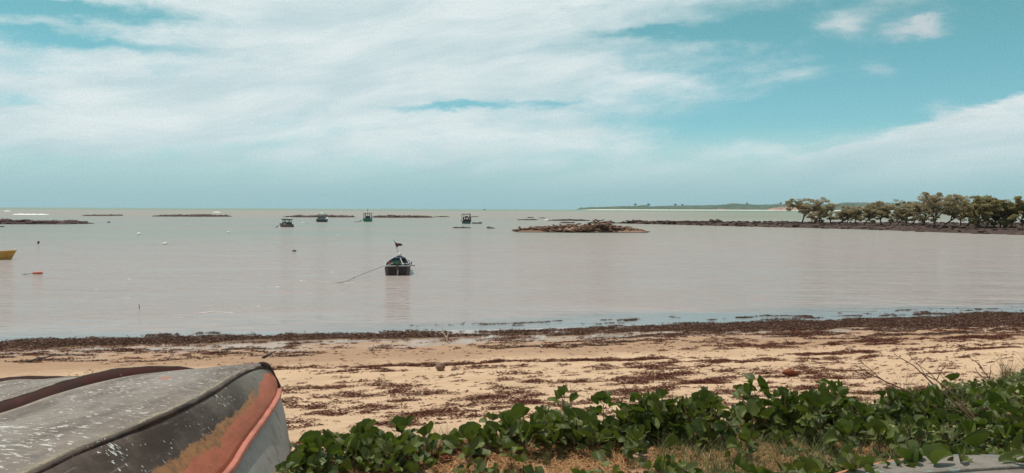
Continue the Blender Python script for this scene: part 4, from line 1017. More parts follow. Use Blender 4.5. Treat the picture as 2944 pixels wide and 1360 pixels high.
outcrop_px('rock_reef', 1249, 1288, 621.5, 624, 10, 52, 0.68, m_reef, "short low reef left of the rightmost cabin boat", 47)
outcrop_px('rock_reef', 1352, 1375, 622, 624, 8, 28, 0.61, m_reef, "short low reef just right of the frame of the rightmost cabin boat", 48)
outcrop_px('rock_reef', 1304, 1352, 652.5, 656, 3, 80, 0.31, m_reef, "thin low flat rock just in front of the rightmost cabin boat", 49, flat=0.3)
outcrop_px('rock_reef', 1402, 1420, 653, 657, 2.5, 44, 0.27, m_reef, "little rock alone left of the large rock islet", 50)
outcrop_px('rock_reef', 1487, 1545, 630, 633, 8, 80, 0.61, m_reef, "low reef line above the left end of the large islet", 51, flat=0.25)
outcrop_px('rock_reef', 1612, 1650, 638, 642, 5, 60, 0.48, m_reef, "dark rocks close above the large islet left of its peak", 52)
outcrop_px('rock_reef', 1518, 1532, 624, 626.5, 5, 24, 0.61, m_reef, "tiny rock near the horizon above the left end of the large islet", 53)
outcrop_px('rock_reef', 1550, 1566, 625, 627.5, 5, 24, 0.61, m_reef, "tiny rock near the horizon, right one of two above the large islet", 54)
outcrop_px('rock_reef', 1735, 1765, 635, 642.5, 3, 48, 0.48, m_reef, "two dark boulders at the tip of the mangrove spit behind the large islet", 55)
outcrop_px('rock_reef', -30, 10, 649, 653, 3, 28, 0.34, m_reef, "small dark rock in front of the long left reef at the photo edge", 56)
outcrop_px('rock_reef', 1570, 1700, 629, 635, 6, 120, 0.48, m_reef, "thin broken line of rocks between the horizon and the large islet", 57, flat=0.25)
# breaking wave and foam
def foam(u0, u1, v, w_, h_, label, seed, kind='stuff'):
    p0, p1 = at(u0, v, 0), at(u1, v, 0); n = 60; t = np.linspace(-1, 1, n); L_ = (p1 - p0).length; rows = []
    for a, b_ in ((-1, 0), (-0.4, 0.7), (0.1, 1), (0.6, 0.5), (1, 0)):
        wob = (fbm(t * 6 + seed, t * 0 + a, seed, 3) - 0.5) * w_ * 0.6; e = np.clip(1 - t ** 4, 0, 1)
        rows.append(np.stack([t * L_ / 2, a * w_ / 2 * e + wob, -0.01 + b_ * h_ * e * (0.6 + 0.8 * vn(t * 9, t * 0, seed))], 1))
    o = sheet('breaking_wave', rows, mat('foam_white', (0.88, 0.88, 0.86), 0.9), None); o.location = (p0 + p1) / 2; o['kind'] = 'stuff'
    tag(o, label, "wave foam")
foam(22, 152, 617.0, 4, 0.40, "long white breaking wave near the horizon at the left", 1)
foam(17, 26, 607.5, 8, 0.5, "short white breaking wave above the long one at the left", 2)
foam(612, 634, 610.5, 4, 0.40, "short white wave near the horizon above the dark left reef", 3)
foam(1566, 1578, 633.5, 2, 0.25, "tiny white foam by the thin rock line", 4)

# ------------------------------------------------------------------ mangrove spit
fr = curve([(25.5, 201, 0), (35, 189, 0), (45, 173, 0), (53, 162, 0), (65, 142, 0), (70, 122, 0), (76, 112, 0), (92, 100, 0), (130, 85, 0)], 260)
bk = curve([(26.0, 204, 0), (40, 204, 0), (52, 203, 0), (68, 204, 0), (92, 205, 0), (120, 200, 0), (150, 196, 0), (190, 190, 0), (260, 190, 0)], 260)
nb = 44; T_ = np.linspace(0, 1, nb)[None, :, None]
C_ = fr[:, None, :] * (1 - T_) + bk[:, None, :] * T_; X, Y = C_[..., 0], C_[..., 1]
edge = np.minimum(T_[..., 0], 1 - T_[..., 0]); a_ = np.linspace(0, 1, 260)[:, None]
prof = np.clip(edge * 14, 0, 1) ** 0.6 * np.clip(a_ * 30, 0.25, 1)
H = -0.35 + prof * (0.52 + 0.5 * fbm(X * 0.22, Y * 0.22, 300, 3)) + prof * (fbm(X * 0.9, Y * 0.9, 301, 3) - 0.5) * 0.42
mid_ = np.exp(-((T_[..., 0] - 0.45) / 0.12) ** 2); H -= mid_ * 0.0
V = np.stack([X, Y, H], -1).reshape(-1, 3)
r = np.random.default_rng(77); items = []
for i in range(2600):
    k = int(r.integers(260)); t = r.uniform(0, 1) ** (2.2 if r.uniform() < 0.7 else 0.5)
    if r.uniform() < 0.25: t = 1 - t * 0.1
    j = min(int(t * (nb - 1)), nb - 1); s_ = r.uniform(0.25, 0.7)
    if k < 40: s_ *= 1.1
    items.append((X[k, j] + r.uniform(-1, 1), Y[k, j] + r.uniform(-1, 1), H[k, j] + 0.05, s_ * 1.4, s_, s_ * 0.4, r.uniform(0, 3), r.normal(0, 0.15), int(r.integers(14))))
for u_, v_ in ((2048, 637.5), (2066, 637.5)):
    q = aty(u_, v_, 190); items.append((q.x, q.y, 0.75, 1.3, 1.1, 0.65, 0.3, 0.1, 3)); 
Vr, Fr = rocks_merge(items); Q = grid_faces(260, nb); T3 = np.concatenate([Q[:, [0, 1, 2]], Q[:, [0, 2, 3]]])
def spit_mat(p):
    pos = position(); n1 = noise(pos, 0.35, 5, 0.65); n2 = noise(pos, 3.0, 4, 0.7); x, y, z = sep(pos)
    c = mixc(smooth(n1, 0.35, 0.65), (0.042, 0.024, 0.019), (0.080, 0.046, 0.036))
    c = mixc(smooth(n2, 0.52, 0.66, 0, 0.7), c, (0.12, 0.078, 0.058))
    c = mixc(smooth(n1 + (n2 - 0.5) * 0.4, 0.55, 0.68, 0, 0.6), c, (0.10, 0.095, 0.05))
    E.nt.links.new(bump(n2 + n1, 0.15).k, p.inputs['Normal']); return c
o = npmesh('rocky_spit', np.concatenate([V, Vr]), np.concatenate([T3, Fr + len(V)]), mat('spit_rock', spit_mat, 0.9, 0.2))
tag(o, "long low spit of dark rock and mud under the mangrove trees", "spit", kind='structure')

# ------------------------------------------------------------------ mangrove trees
def bark(p):
    o_ = coord('Object'); n1 = noise(o_, 3.0, 5, 0.6); return mixc(smooth(n1, 0.4, 0.6), (0.055, 0.040, 0.035), (0.13, 0.10, 0.085))
def leafm(c0, c1, c2):
    def f(p):
        i = island(); c = mixc(smooth(i, 0, 1, kind='LINEAR'), c0, c1); c = mixc(smooth(i, 0.86, 0.88), c, c2)
        out = E.nt.nodes['Material Output']; tr = E.nt.nodes.new('ShaderNodeBsdfTranslucent'); mx = E.nt.nodes.new('ShaderNodeMixShader'); E.nt.links.new(c.k, tr.inputs['Color'])
        mx.inputs[0].default_value = 0.65; E.nt.links.new(p.outputs[0], mx.inputs[1]); E.nt.links.new(tr.outputs[0], mx.inputs[2]); E.nt.links.new(mx.outputs[0], out.inputs['Surface'])
        return c
    return f
m_bark = mat('mangrove_bark', bark, 0.9, 0.2)
m_leaf = mat('mangrove_leaves', leafm((0.30, 0.245, 0.135), (0.50, 0.415, 0.25), (0.64, 0.55, 0.38)), 0.6, 0.3)
m_leaf2 = mat('mangrove_leaves_green', leafm((0.26, 0.225, 0.095), (0.44, 0.38, 0.18), (0.58, 0.50, 0.29)), 0.6, 0.3)
def mangrove(px, py, height, width, seed, label, lean=0.0, trunks=1, leaf=None, dens=1.0, low=0.32, group="mangrove trees on the rocky spit", gappy=0.0, offx=0.0, fz=0.66, fr_=0.26):
    r = random.Random(seed); nr = np.random.default_rng(seed)
    root = empty('mangrove_tree', (px, py, 0.25)); tag(root, label, "tree", group)
    mb = MB(); tips = []
    def grow(p, d_, ln, rad, lev):
        pts = [p]; q = p.copy(); dd = d_.copy(); n_ = 4
        for i in range(n_):
            dd = (dd + Vector((r.gauss(0, 0.22), r.gauss(0, 0.22), r.gauss(0, 0.12)))).normalized(); q = q + dd * ln / n_; pts.append(q.copy())
        mb.tube(pts, [rad * (1 - 0.45 * i / n_) for i in range(n_ + 1)], 6 if lev < 2 else 4, cap=False)
        if lev >= 3 or ln < 0.35: tips.append(q); return
        if lev >= 2: tips.append(q); tips.append(pts[2])
        for k in range(r.choice((2, 3, 3)) if lev else r.choice((3, 4))):
            a = r.uniform(0, 6.28); sp_ = r.uniform(0.45, 0.95)
            nd = (dd * 0.55 + Vector((math.cos(a) * sp_ * width / height * 1.1, math.sin(a) * sp_, r.uniform(0.05, 0.6)))).normalized()
            grow(q if k < 2 else pts[3], nd, ln * r.uniform(0.62, 0.85), rad * 0.58, lev + 1)
    for k in range(trunks):
        x0 = (k - (trunks - 1) / 2) * width * 0.16; ang = (k - (trunks - 1) / 2) * 0.5 + lean
        grow(Vector((x0, r.uniform(-.4, .4), -0.3)), Vector((math.sin(ang), r.uniform(-.2, .2), math.cos(ang))), height * low, 0.05 + height * 0.022, 0)
    T = np.array([list(t) for t in tips]); 
    # fit the skeleton to the wanted crown
    zt = T[:, 2].max(); k_z = (height * 0.93) / zt; cx0 = (T[:, 0].max() + T[:, 0].min()) / 2; hw = (T[:, 0].max() - T[:, 0].min()) / 2; k_x = (width * 0.46) / hw
    def warp_(v):
        f = min(max(v[2] / zt, 0), 1) ** 0.7
        return ((v[0] - cx0 * f) * (1 * (1 - f) + k_x * f) + offx * f, v[1] * (1 * (1 - f) + min(k_x, 1.3) * f), v[2] * k_z)
    mb.V = [warp_(v) for v in mb.V]; T = np.array([warp_(t) for t in T])
    mb.build('trunk', m_bark, root)
    nf_ = int(30 * dens + 8)
    fill = nr.normal(0, 1, (nf_, 3)); fill /= np.linalg.norm(fill, axis=1)[:, None]; fill *= nr.uniform(0.45, 1, (nf_, 1)) ** 0.5
    T = np.concatenate([T, fill * np.array([width * 0.46, width * 0.36, height * fr_]) + np.array([offx, 0, height * fz])])
    # leaf clumps round the tips: small bent faces
    n = int(330 * dens); cl = []
    for t in T:
        if r.random() < gappy: continue
        rr = r.uniform(0.26, 0.56) * (height / 6) ** 0.5; m = int(n * r.uniform(0.35, 1.0) * 0.5)
        a = nr.normal(0, 1, (m, 3)); a /= np.linalg.norm(a, axis=1)[:, None]; a *= nr.uniform(0.2, 1, (m, 1)) ** 0.5
        cl.append(t + a * np.array([rr * 1.35, rr * 1.35, rr * 0.75]) + np.array([0, 0, rr * 0.15]))
    P = np.concatenate(cl); n = len(P); s_ = nr.uniform(0.07, 0.17, n)
    D = nr.normal(0, 1, (n, 3)); D[:, 2] *= 0.5; D /= np.linalg.norm(D, axis=1)[:, None]; U = np.cross(D, nr.normal(0, 1, (n, 3))); U /= np.linalg.norm(U, axis=1)[:, None]
    V = np.stack([P - D * s_[:, None], P + U * s_[:, None] * 0.55, P + D * s_[:, None], P - U * s_[:, None] * 0.55], 1).reshape(-1, 3)
    npmesh('crown', V, np.arange(4 * n).reshape(-1, 4), leaf or m_leaf, root)
    return root
def tree_px(u, vbase, vtop, wpx, cu, seed, label, **k):
    p = at(u, vbase, 0.35); h = (vbase - vtop) / FPX * p.y; wd_ = 1.22 * wpx / FPX * p.y
    return mangrove(p.x, p.y, h, wd_, seed, label, offx=(cu - u) / FPX * p.y, **k)
tree_px(2303, 644, 565, 102, 2311, 1, "isolated mangrove tree with flat spreading crown and bare forked trunk, leftmost on the spit", low=0.36, dens=1.2)
tree_px(2350, 643, 624, 34, 2349, 2, "low leafy mangrove bush just right of the isolated leftmost tree", low=0.3, dens=0.5, trunks=2)
tree_px(2366, 643.5, 604, 60, 2355, 3, "slim straight young mangrove beside the isolated leftmost tree", low=0.45, dens=0.7)
tree_px(2398, 644, 583, 92, 2405, 4, "mangrove with three bare stems, second large tree from the left", trunks=2, fz=0.54, fr_=0.38, low=0.36)
tree_px(2434, 643, 602, 62, 2446, 5, "short pale mangrove filling the dip between the second and third large trees", low=0.36, fz=0.54, fr_=0.38, dens=0.8)
tree_px(2470, 649, 586, 84, 2492, 6, "mangrove on a thin curved trunk left of the middle of the row", trunks=2, fz=0.54, fr_=0.38, low=0.38)
tree_px(2537, 649, 570, 82, 2536, 7, "tall round topped mangrove at the left third of the row, rising over the far hills", low=0.34, dens=1.1)
tree_px(2562, 649, 590, 80, 2585, 8, "leaning mangrove with many thin bare lower branches in mid row", lean=0.3, fz=0.54, fr_=0.38, trunks=2, low=0.38)
tree_px(2612, 648, 575, 92, 2625, 9, "broad mangrove in mid row left of the tallest tree", low=0.36, fz=0.54, fr_=0.38, trunks=2, dens=1.1)
tree_px(2650, 650, 574, 70, 2662, 10, "mangrove touching the left side of the tallest tree", low=0.36, fz=0.54, fr_=0.38, trunks=1)
tree_px(2690, 656, 548, 128, 2722, 11, "tallest mangrove with thick dark trunk and sparse top in the middle of the row", low=0.30, dens=1.1, gappy=0.08, trunks=2)
tree_px(2690, 655, 556, 46, 2676, 12, "thin bare topped mangrove leaning left out of the tallest tree", low=0.5, dens=0.35, lean=-0.15)
tree_px(2770, 652, 572, 80, 2776, 13, "mangrove just right of the tallest tree", low=0.34, fz=0.54, fr_=0.38, leaf=m_leaf, dens=1.0, trunks=2)
tree_px(2822, 656, 559, 100, 2820, 14, "dense olive green mangrove, domed, third from the right edge", low=0.28, leaf=m_leaf2, dens=1.7, fz=0.48, fr_=0.42, trunks=2)
tree_px(2872, 656, 571, 84, 2870, 15, "dense olive mangrove, second from the right edge", low=0.28, leaf=m_leaf2, dens=1.6, fz=0.48, fr_=0.42, trunks=2)
tree_px(2925, 657, 562, 100, 2925, 16, "dense dark green mangrove at the right edge of the photo", low=0.28, leaf=m_leaf2, dens=1.7, fz=0.48, fr_=0.42, trunks=2)
tree_px(2990, 658, 560, 100, 2985, 17, "dense mangrove partly cut off by the right edge", low=0.28, leaf=m_leaf2, dens=1.2, fz=0.48, fr_=0.42, trunks=2)

# ------------------------------------------------------------------ far coast
D_ = 4600.0
us = np.linspace(1655, 3500, 900)
ctrl_u = [1655, 1668, 1700, 1760, 1830, 1858, 1866, 1900, 1945, 2000, 2060, 2085, 2105, 2135, 2170, 2230, 2300, 2400, 2425, 2500, 2640, 2700, 3000, 3500]
ctrl_h = [0, 6, 8, 10.5, 12.5, 15.5, 11.5, 12, 13.5, 14.5, 16, 18, 21, 19.5, 17, 19, 20, 20, 24.5, 25, 25, 23, 23, 24]   # px above the base
hp = np.interp(us, ctrl_u, ctrl_h)
hp = hp + (fbm(us * 0.06, us * 0, 401, 4) - 0.5) * 3.0 * np.clip(hp / 8, 0, 1)
Xc = (us - 1472) / FPX * D_; hm = np.maximum(hp, 0) / FPX * D_
rows = []
for k, (dy_, hf) in enumerate([(0, 0.0), (20, 0.10), (45, 0.30), (80, 0.50), (120, 0.70), (170, 0.86), (230, 0.97), (300, 1.0), (600, 0.9), (1400, -0.02)]):
    nz = fbm(us * 0.35, np.full_like(us, k * 1.7), 410 + k, 4) - 0.5
    bumps = np.abs(fbm(us * 0.9, np.full_like(us, k * 3.1), 450 + k, 2) - 0.5)
    rows.append(np.stack([Xc * (1 + dy_ / D_), D_ + dy_ + nz * 40 * (k > 0) + 0 * Xc, -0.5 + hm * hf + (nz * 5 + bumps * 9) * (1 if 0 < k < 9 else 0) * np.clip(hm / 12, 0, 1) + (2.0 if k == 0 else 0)], 1))
def hill_mat(p):
    pos = position(); x, y, z = sep(pos); ux = x / y * D_
    n1 = noise(pos, 0.012, 5, 0.6); n2 = noise(pos, 0.07, 4, 0.7)
    c = mixc(smooth(n1, 0.35, 0.65), (0.060, 0.088, 0.055), (0.10, 0.125, 0.075))
    c = mixc(smooth(n2, 0.45, 0.62, 0, 0.7), c, (0.030, 0.060, 0.036))
    c = mixc(smooth(n1 + (n2 - 0.5) * 0.3, 0.62, 0.70, 0, 0.6), c, (0.24, 0.19, 0.13))
    return c
o = npmesh('hills', np.stack(rows, 1).reshape(-1, 3), grid_faces(900, 10), mat('forested_hills', hill_mat, 0.95, 0.1))
tag(o, "long low forested coast on the horizon at the right", "hills", kind='structure')
# beach at its foot
z_ = []
for dy_, h_ in ((-34, -0.3), (-10, 2.6), (14, 4.0)):
    z_.append(np.stack([Xc * (1 + dy_ / D_), D_ + dy_ + 0 * Xc + (fbm(us * 0.05, us * 0, 470, 3) - 0.5) * 8, h_ * np.clip((us - 1655) / 60, 0.2, 1) + 0 * Xc], 1))
o = sheet('far_beach', z_, mat('far_sand', (0.72, 0.66, 0.54), 0.9), None); tag(o, "thin pale beach at the foot of the far coast", "beach", kind='structure')
def cliff(u0, u1, hpx, seed, label):
    n = 120; uu = np.linspace(u0, u1, n); X_ = (uu - 1472) / FPX * D_; t = np.linspace(0, 1, n)
    e = np.minimum(1, np.minimum(t * 5, (1 - t) * 5)) ** 0.7; H_ = hpx / FPX * D_ * e * (0.75 + 0.4 * fbm(t * 14, t * 0, seed, 3)); rows = []
    for k, f in enumerate((0, 0.35, 0.65, 0.9, 1.0, 0.9)):
        yy = D_ - 16 + f * 40 + (fbm(uu * 0.5, uu * 0 + k, seed + k, 3) - 0.5) * 22
        if k == 5: yy = yy + 60
        rows.append(np.stack([X_, yy, 0.5 + H_ * f * (1 if k < 5 else 0.8)], 1))
    def cm(p):
        pos = position(); n1 = noise(pos, 0.03, 5, 0.7); n2 = noise(pos, 0.12, 4, 0.7)
        c = mixc(smooth(n1, 0.35, 0.65), (0.50, 0.29, 0.23), (0.36, 0.19, 0.15)); return mixc(smooth(n2, 0.60, 0.68), c, (0.16, 0.13, 0.07))
    o = sheet('red_cliff', rows, mat('red_earth', cm, 0.95, 0.1), None); tag(o, label, "cliff", kind='structure')
cliff(2203, 2365, 10.5, 5, "red earth cliff on the far coast left of and behind the isolated mangrove")
cliff(2455, 2530, 12, 7, "smaller reddish cliff on the far coast seen between mangroves")
cliff(2062, 2084, 4, 9, "tiny pinkish cliff scar on the far coast")
# taller single trees standing out of the far ridge
def far_tree(u, hpx, label, seed):
    r = np.random.default_rng(seed); y = D_ + 260; x = (u - 1472) / FPX * y; zb = float(np.interp(u, us, hm)) * 0.9; H_ = hpx / FPX * y
    root = empty('ridge_tree', (x, y, zb)); tag(root, label, "tree", "single trees standing out of the far ridge")
    mb = MB(); mb.tube([(0, 0, 0), (0.4, 0, H_ * 0.6)], [0.9, 0.5], 5); mb.build('trunk', m_bark, root)
    P = r.normal(0, 1, (260, 3)) * np.array([H_ * 0.22, H_ * 0.22, H_ * 0.16]) + np.array([0, 0, H_ * 0.75]); n = 260; s_ = 1.6
    D = r.normal(0, 1, (n, 3)); D /= np.linalg.norm(D, axis=1)[:, None]; U = np.cross(D, r.normal(0, 1, (n, 3))); U /= np.linalg.norm(U, axis=1)[:, None]
    npmesh('crown', np.stack([P - D * s_, P + U * s_, P + D * s_, P - U * s_], 1).reshape(-1, 3), np.arange(4 * n).reshape(-1, 4), mat('ridge_leaves', (0.03, 0.055, 0.032)), root)
for i, (u_, h_, lb) in enumerate(((1826, 7, "lone bushy tree on the far ridge left of the notch"), (1864, 8, "tall tree standing in the notch of the far ridge"), (1941, 6, "tree bump on the far ridge right of the notch"), (1961, 5, "small tree right next to the tree bump on the far ridge"), (2147, 5, "small tree right of the highest hill"), (2244, 6, "tree on the far ridge above the red cliff"), (2262, 5, "rightmost small tree on the ridge above the red cliff"))):
    far_tree(u_, h_, lb, i)
# ------------------------------------------------------------------ beach morning glory
def vleaf(p):
    uv = coord('UV'); a, b_, _ = sep(uv); i = island(); o_ = coord('Object')
    n1 = noise(o_, 30.0, 4, 0.6)
    c = mixc(smooth(i, 0.0, 1.0, kind='LINEAR'), (0.050, 0.060, 0.013), (0.152, 0.168, 0.038))
    c = mixc(smooth(i, 0.86, 0.9), c, (0.20, 0.25, 0.115))
    c = mixc(smooth(i, 0.965, 0.967), c, (0.38, 0.26, 0.05))
    c = mixc(smooth(objrand(), 0.0, 1.0, 0.0, 0.35), c, (0.050, 0.085, 0.020))
    vein = smooth(E.m('ABSOLUTE', a), 0.0, 0.07, 0.55, 0.0)
    c = mixc(vein, c, (0.17, 0.22, 0.10))
    sv = noise(vec(b_ * 26.0 + E.m('ABSOLUTE', a) * -9.0, 0.0, 0.0), 1.0, 1, 0.4)
    c = mixc(smooth(n1, 0.63, 0.72, 0, 0.5), c, (0.20, 0.17, 0.06))
    E.nt.links.new(bump(sv * 0.8 + n1 * 0.5, 0.0035).k, p.inputs['Normal'])
    out = E.nt.nodes['Material Output']; tr = E.nt.nodes.new('ShaderNodeBsdfTranslucent'); mx = E.nt.nodes.new('ShaderNodeMixShader')
    tc = mixc(1.0, c, (1.5, 1.9, 0.7), 'MULTIPLY')
    E.nt.links.new(tc.k, tr.inputs['Color'])
    mx.inputs[0].default_value = 0.22; E.nt.links.new(p.outputs[0], mx.inputs[1]); E.nt.links.new(tr.outputs[0], mx.inputs[2]); E.nt.links.new(mx.outputs[0], out.inputs['Surface'])
    return c
m_vleaf = mat('glossy_vine_leaf', vleaf, 0.42, 0.28)
m_vstem = paint('vine_stem', (0.20, 0.10, 0.055), 0.4, 40, 0.6)
NL, NW = 9, 7
def leaf_pts(l, w, fold, curl, notch):
    V = []; UV = []
    for i in range(NL):
        s_ = i / (NL - 1); hw = w * 0.5 * (math.sin(math.pi * min(s_ ** 0.92, 1.0)) ** 0.50 if 0 < s_ < 1 else (0.12 if s_ == 0 else 0.34))
        if i == NL - 1: hw = w * 0.27
        if i == NL - 2: hw = w * 0.41
        for j in range(NW):
            a = j / (NW - 1) * 2 - 1
            x = a * hw; y = s_ * l
            if i >= NL - 2: y += (abs(a) ** 0.8 - 0.5) * notch * l * (1 if i == NL - 1 else 0.4)
            ang = fold * abs(a)
            z = abs(x) * math.tan(min(fold, 1.25)) * (0.6 + 0.4 * abs(a)); x *= math.cos(min(fold, 1.25) * 0.75)
            # bend down along length
            th = curl * s_; yy = l * (math.sin(th) / curl) if abs(curl) > 1e-3 else y; yy += (y - s_ * l); zz = -l * (1 - math.cos(th)) / curl if abs(curl) > 1e-3 else 0
            V.append((x, yy, z + zz)); UV.append((a, s_))
    F = [(i * NW + j, i * NW + j + 1, (i + 1) * NW + j + 1, (i + 1) * NW + j) for i in range(NL - 1) for j in range(NW - 1)]
    return V, F, UV
def vine_proto(seed, hgt, nleaf, lsize):
    r = random.Random(seed); root = empty('beach_morning_glory')
    st_ = MB(); V = []; F = []; UV = []
    lean = Vector((r.gauss(0, 0.35), r.gauss(0, 0.35), 1)).normalized(); base = Vector((0, 0, -0.03)); pts = [base]
    q = base.copy(); dd = lean.copy()
    for i in range(6):
        dd = (dd + Vector((r.gauss(0, 0.16), r.gauss(0, 0.16), 0.03))).normalized(); q = q + dd * (hgt + 0.03) / 6; pts.append(q.copy())
    st_.tube(pts, [0.0042] * 4 + [0.0035, 0.003, 0.002], 5)
    a0 = r.uniform(0, 6.28)
    for k in range(nleaf):
        f = (k + 0.6) / nleaf; f = 0.12 + 0.88 * f; idx = min(int(f * 6), 5); p0 = pts[idx].lerp(pts[idx + 1], f * 6 - idx)
        a = a0 + k * 2.4 + r.gauss(0, 0.35); upness = 0.22 + 0.65 * f + r.gauss(0, 0.12)
        out = Vector((math.cos(a), math.sin(a), upness)).normalized(); pl = r.uniform(0.035, 0.085) * (1.15 - 0.5 * f)
        p1 = p0 + out * pl * 0.6 + Vector((0, 0, pl * 0.1)); p2 = p0 + out * pl + Vector((0, 0, pl * 0.30))
        st_.tube([p0, p1, p2], [0.0024, 0.002, 0.0018], 4, cap=False)
        l = 1.17 * lsize * r.uniform(0.50, 1.18) * (1.0 if f < 0.85 else 0.72); wd_ = l * r.uniform(0.86, 1.08)
        fold = r.choice((0.22, 0.45, 0.7, 0.95)) * r.uniform(0.8, 1.2) + (0.25 if f > 0.85 else 0); curl = r.uniform(0.2, 1.25) * (1 if r.random() > 0.15 else -0.5)
        LV, LF, LU = leaf_pts(l, wd_, fold, curl, r.uniform(0.06, 0.14))
        # leaf frame: y axis along blade direction
        pitch = r.gauss(0.45, 0.45) if f < 0.8 else r.gauss(1.0, 0.3)
        az_ = a + r.gauss(0, 0.35)
        yv = Vector((math.cos(az_) * math.cos(pitch), math.sin(az_) * math.cos(pitch), math.sin(pitch)))
        xv = yv.cross(Vector((0, 0, 1)));
        if xv.length < 0.1: xv = Vector((1, 0, 0))
        xv.normalize(); zv = xv.cross(yv); rl = r.gauss(0, 0.45)
        xr = xv * math.cos(rl) + zv * math.sin(rl); zr = xr.cross(yv)
        b = len(V)
        V += [tuple(p2 + xr * v[0] + yv * v[1] + zr * v[2]) for v in LV]; F += [tuple(i + b for i in f_) for f_ in LF]; UV += LU
    st_.build('stem', m_vstem, root)
    npmesh('leaves', V, F, m_vleaf, root, smoothed=True, uv=UV)
    return root
protos = []
specs = [(0.17, 9, 0.088), (0.22, 12, 0.092), (0.28, 14, 0.096), (0.13, 7, 0.080), (0.20, 11, 0.096), (0.25, 12, 0.088), (0.32, 15, 0.094), (0.15, 9, 0.092), (0.11, 6, 0.074), (0.21, 13, 0.086), (0.26, 12, 0.098), (0.18, 9, 0.083)]
for i, sp_ in enumerate(specs): protos.append(vine_proto(500 + i, *sp_))
used = set()
G_V = "beach morning glory vines on the bank"
def inpoly(u, v, P):
    c = False; n = len(P); j = n - 1
    for i in range(n):
        if ((P[i][1] > v) != (P[j][1] > v)) and (u < (P[j][0] - P[i][0]) * (v - P[i][1]) / (P[j][1] - P[i][1]) + P[i][0]): c = not c
        j = i
    return c
def place_vine(x, y, k, sc, label, group, z=None):
    z = gz(x, y) if z is None else z; src = protos[k]
    if k not in used: root = src; used.add(k)
    else:
        root = src.copy(); COL.objects.link(root)
        for ch in src.children:
            c = ch.copy(); COL.objects.link(c); c.parent = root
    root.location = (x, y, z); root.rotation_euler = (random.gauss(0, 0.08), random.gauss(0, 0.08), random.uniform(0, 6.28)); root.scale = (sc,) * 3
    tag(root, label, "plant", group)
    return root
# patches given by the feet of the plants: (u centre, v centre, su, sv, number, min scale, max scale, which protos, label, group)
patches = [
    ((1.85, 5.98), (0.95, 0.17), 68, 0.78, 1.12, (1, 2, 4, 5, 6, 9, 10), "dark glossy morning glory", "in the dense central clump", 5, 2),
    ((0.30, 5.62), (0.48, 0.15), 30, 0.7, 1.05, (0, 1, 4, 7, 9, 11), "rounded leaved morning glory", "in clump right of the straw patch", 2, 2),
    ((-0.95, 5.12), (0.42, 0.22), 28, 0.75, 1.10, (0, 3, 4, 7, 9, 11), "broad leaved morning glory", "on sandy lip beside overturned boat", 2, 2),
    ((-0.10, 4.75), (0.50, 0.15), 7, 0.7, 1.0, (0, 3, 8, 7), "small morning glory", "in dry straw at the bottom edge", 1, 1),
    ((1.30, 4.85), (0.60, 0.14), 10, 0.7, 1.05, (3, 8, 0, 11), "low morning glory shoot", "below the central clump", 2, 1),
    ((3.05, 5.50), (0.66, 0.40), 30, 0.66, 1.0, (2, 4, 6, 9, 10), "large leaved morning glory", "among creepers on the right", 3, 2),
    ((4.6, 6.5), (0.75, 0.45), 20, 0.65, 0.95, (0, 1, 4, 5), "morning glory", "among creepers at the right edge", 2, 2),
    ((2.35, 4.85), (0.80, 0.12), 8, 0.8, 1.1, (4, 7, 10, 1), "drooping morning glory", "over the old grey hull", 2, 1),
]
hand = [((-1.40, 5.05), 0, 1.0), ((-1.42, 4.72), 7, 0.95), ((-1.36, 5.35), 1, 0.85), ((-1.15, 5.42), 8, 1.1), ((-0.62, 5.40), 8, 1.1), ((-0.30, 5.35), 4, 1.0), ((1.86, 5.95), 6, 1.25), ((1.15, 5.85), 2, 1.05), ((3.2, 6.1), 6, 1.1), ((2.75, 6.2), 2, 0.9)]
cnt = 0
for (c, s_, n, a, b_, ks_, lb, gr, nxs, nys) in patches:
    for i in range(n):
        x = c[0] + random.gauss(0, s_[0]); y = c[1] + random.gauss(0, s_[1]) + 0.10 * (x - c[0])
        e_ = float(np.interp(x, ex, ey))
        if y > e_ + 0.12: y = e_ - random.uniform(0, 0.35)
        if x < -1.42: x = -1.40 + random.uniform(0, 0.2)
        if y < 3.9: continue
        kk = random.choice(ks_); sc_ = random.uniform(a, b_)
        fx = (x - c[0]) / s_[0]; ix = (int(np.digitize(fx, [-1.1, -0.35, 0.35, 1.1])) if nxs == 5 else None) if nxs == 5 else 0 if fx < (-0.45 if nxs == 3 else 0) else (nxs - 1 if fx > (0.45 if nxs == 3 else 0) else 1)
        px_ = {1: [''], 2: ['left', 'right'], 3: ['left', 'middle', 'right'], 5: ['far left', 'left', 'middle', 'right', 'far right']}[nxs][ix]
        row = '' if nys == 1 else (' back' if y > c[1] + 0.10 * (x - c[0]) else ' front')
        tall = 'taller ' if specs[kk][0] * sc_ > 0.20 else ('short ' if specs[kk][0] * sc_ < 0.155 else '')
        place_vine(x, y, kk, sc_, tall + lb + ' ' + gr + (',' + row + (' ' + px_ if px_ else '') if row or px_ else ''), 'morning glories ' + gr); cnt += 1
hl = ["shoot touching the overturned boat at the left end", "low front shoot at the foot of the overturned boat", "upright shoot just right of the boat bow", "lone small shoot against the sand right of the boat", "small shoot standing on the lip above the straw", "shoot with yellowish young leaves above the straw patch", "tallest shoot, the peak of the central clump", "tall shoot at the left shoulder of the central clump", "tall dark shoot beside the dead twiggy bush", "small shoot in the gap right of the central clump"]
for q, (p2, k, sc) in enumerate(hand): place_vine(p2[0], p2[1], k, sc, "morning glory " + hl[q], "morning glories on the outer lip"); cnt += 1
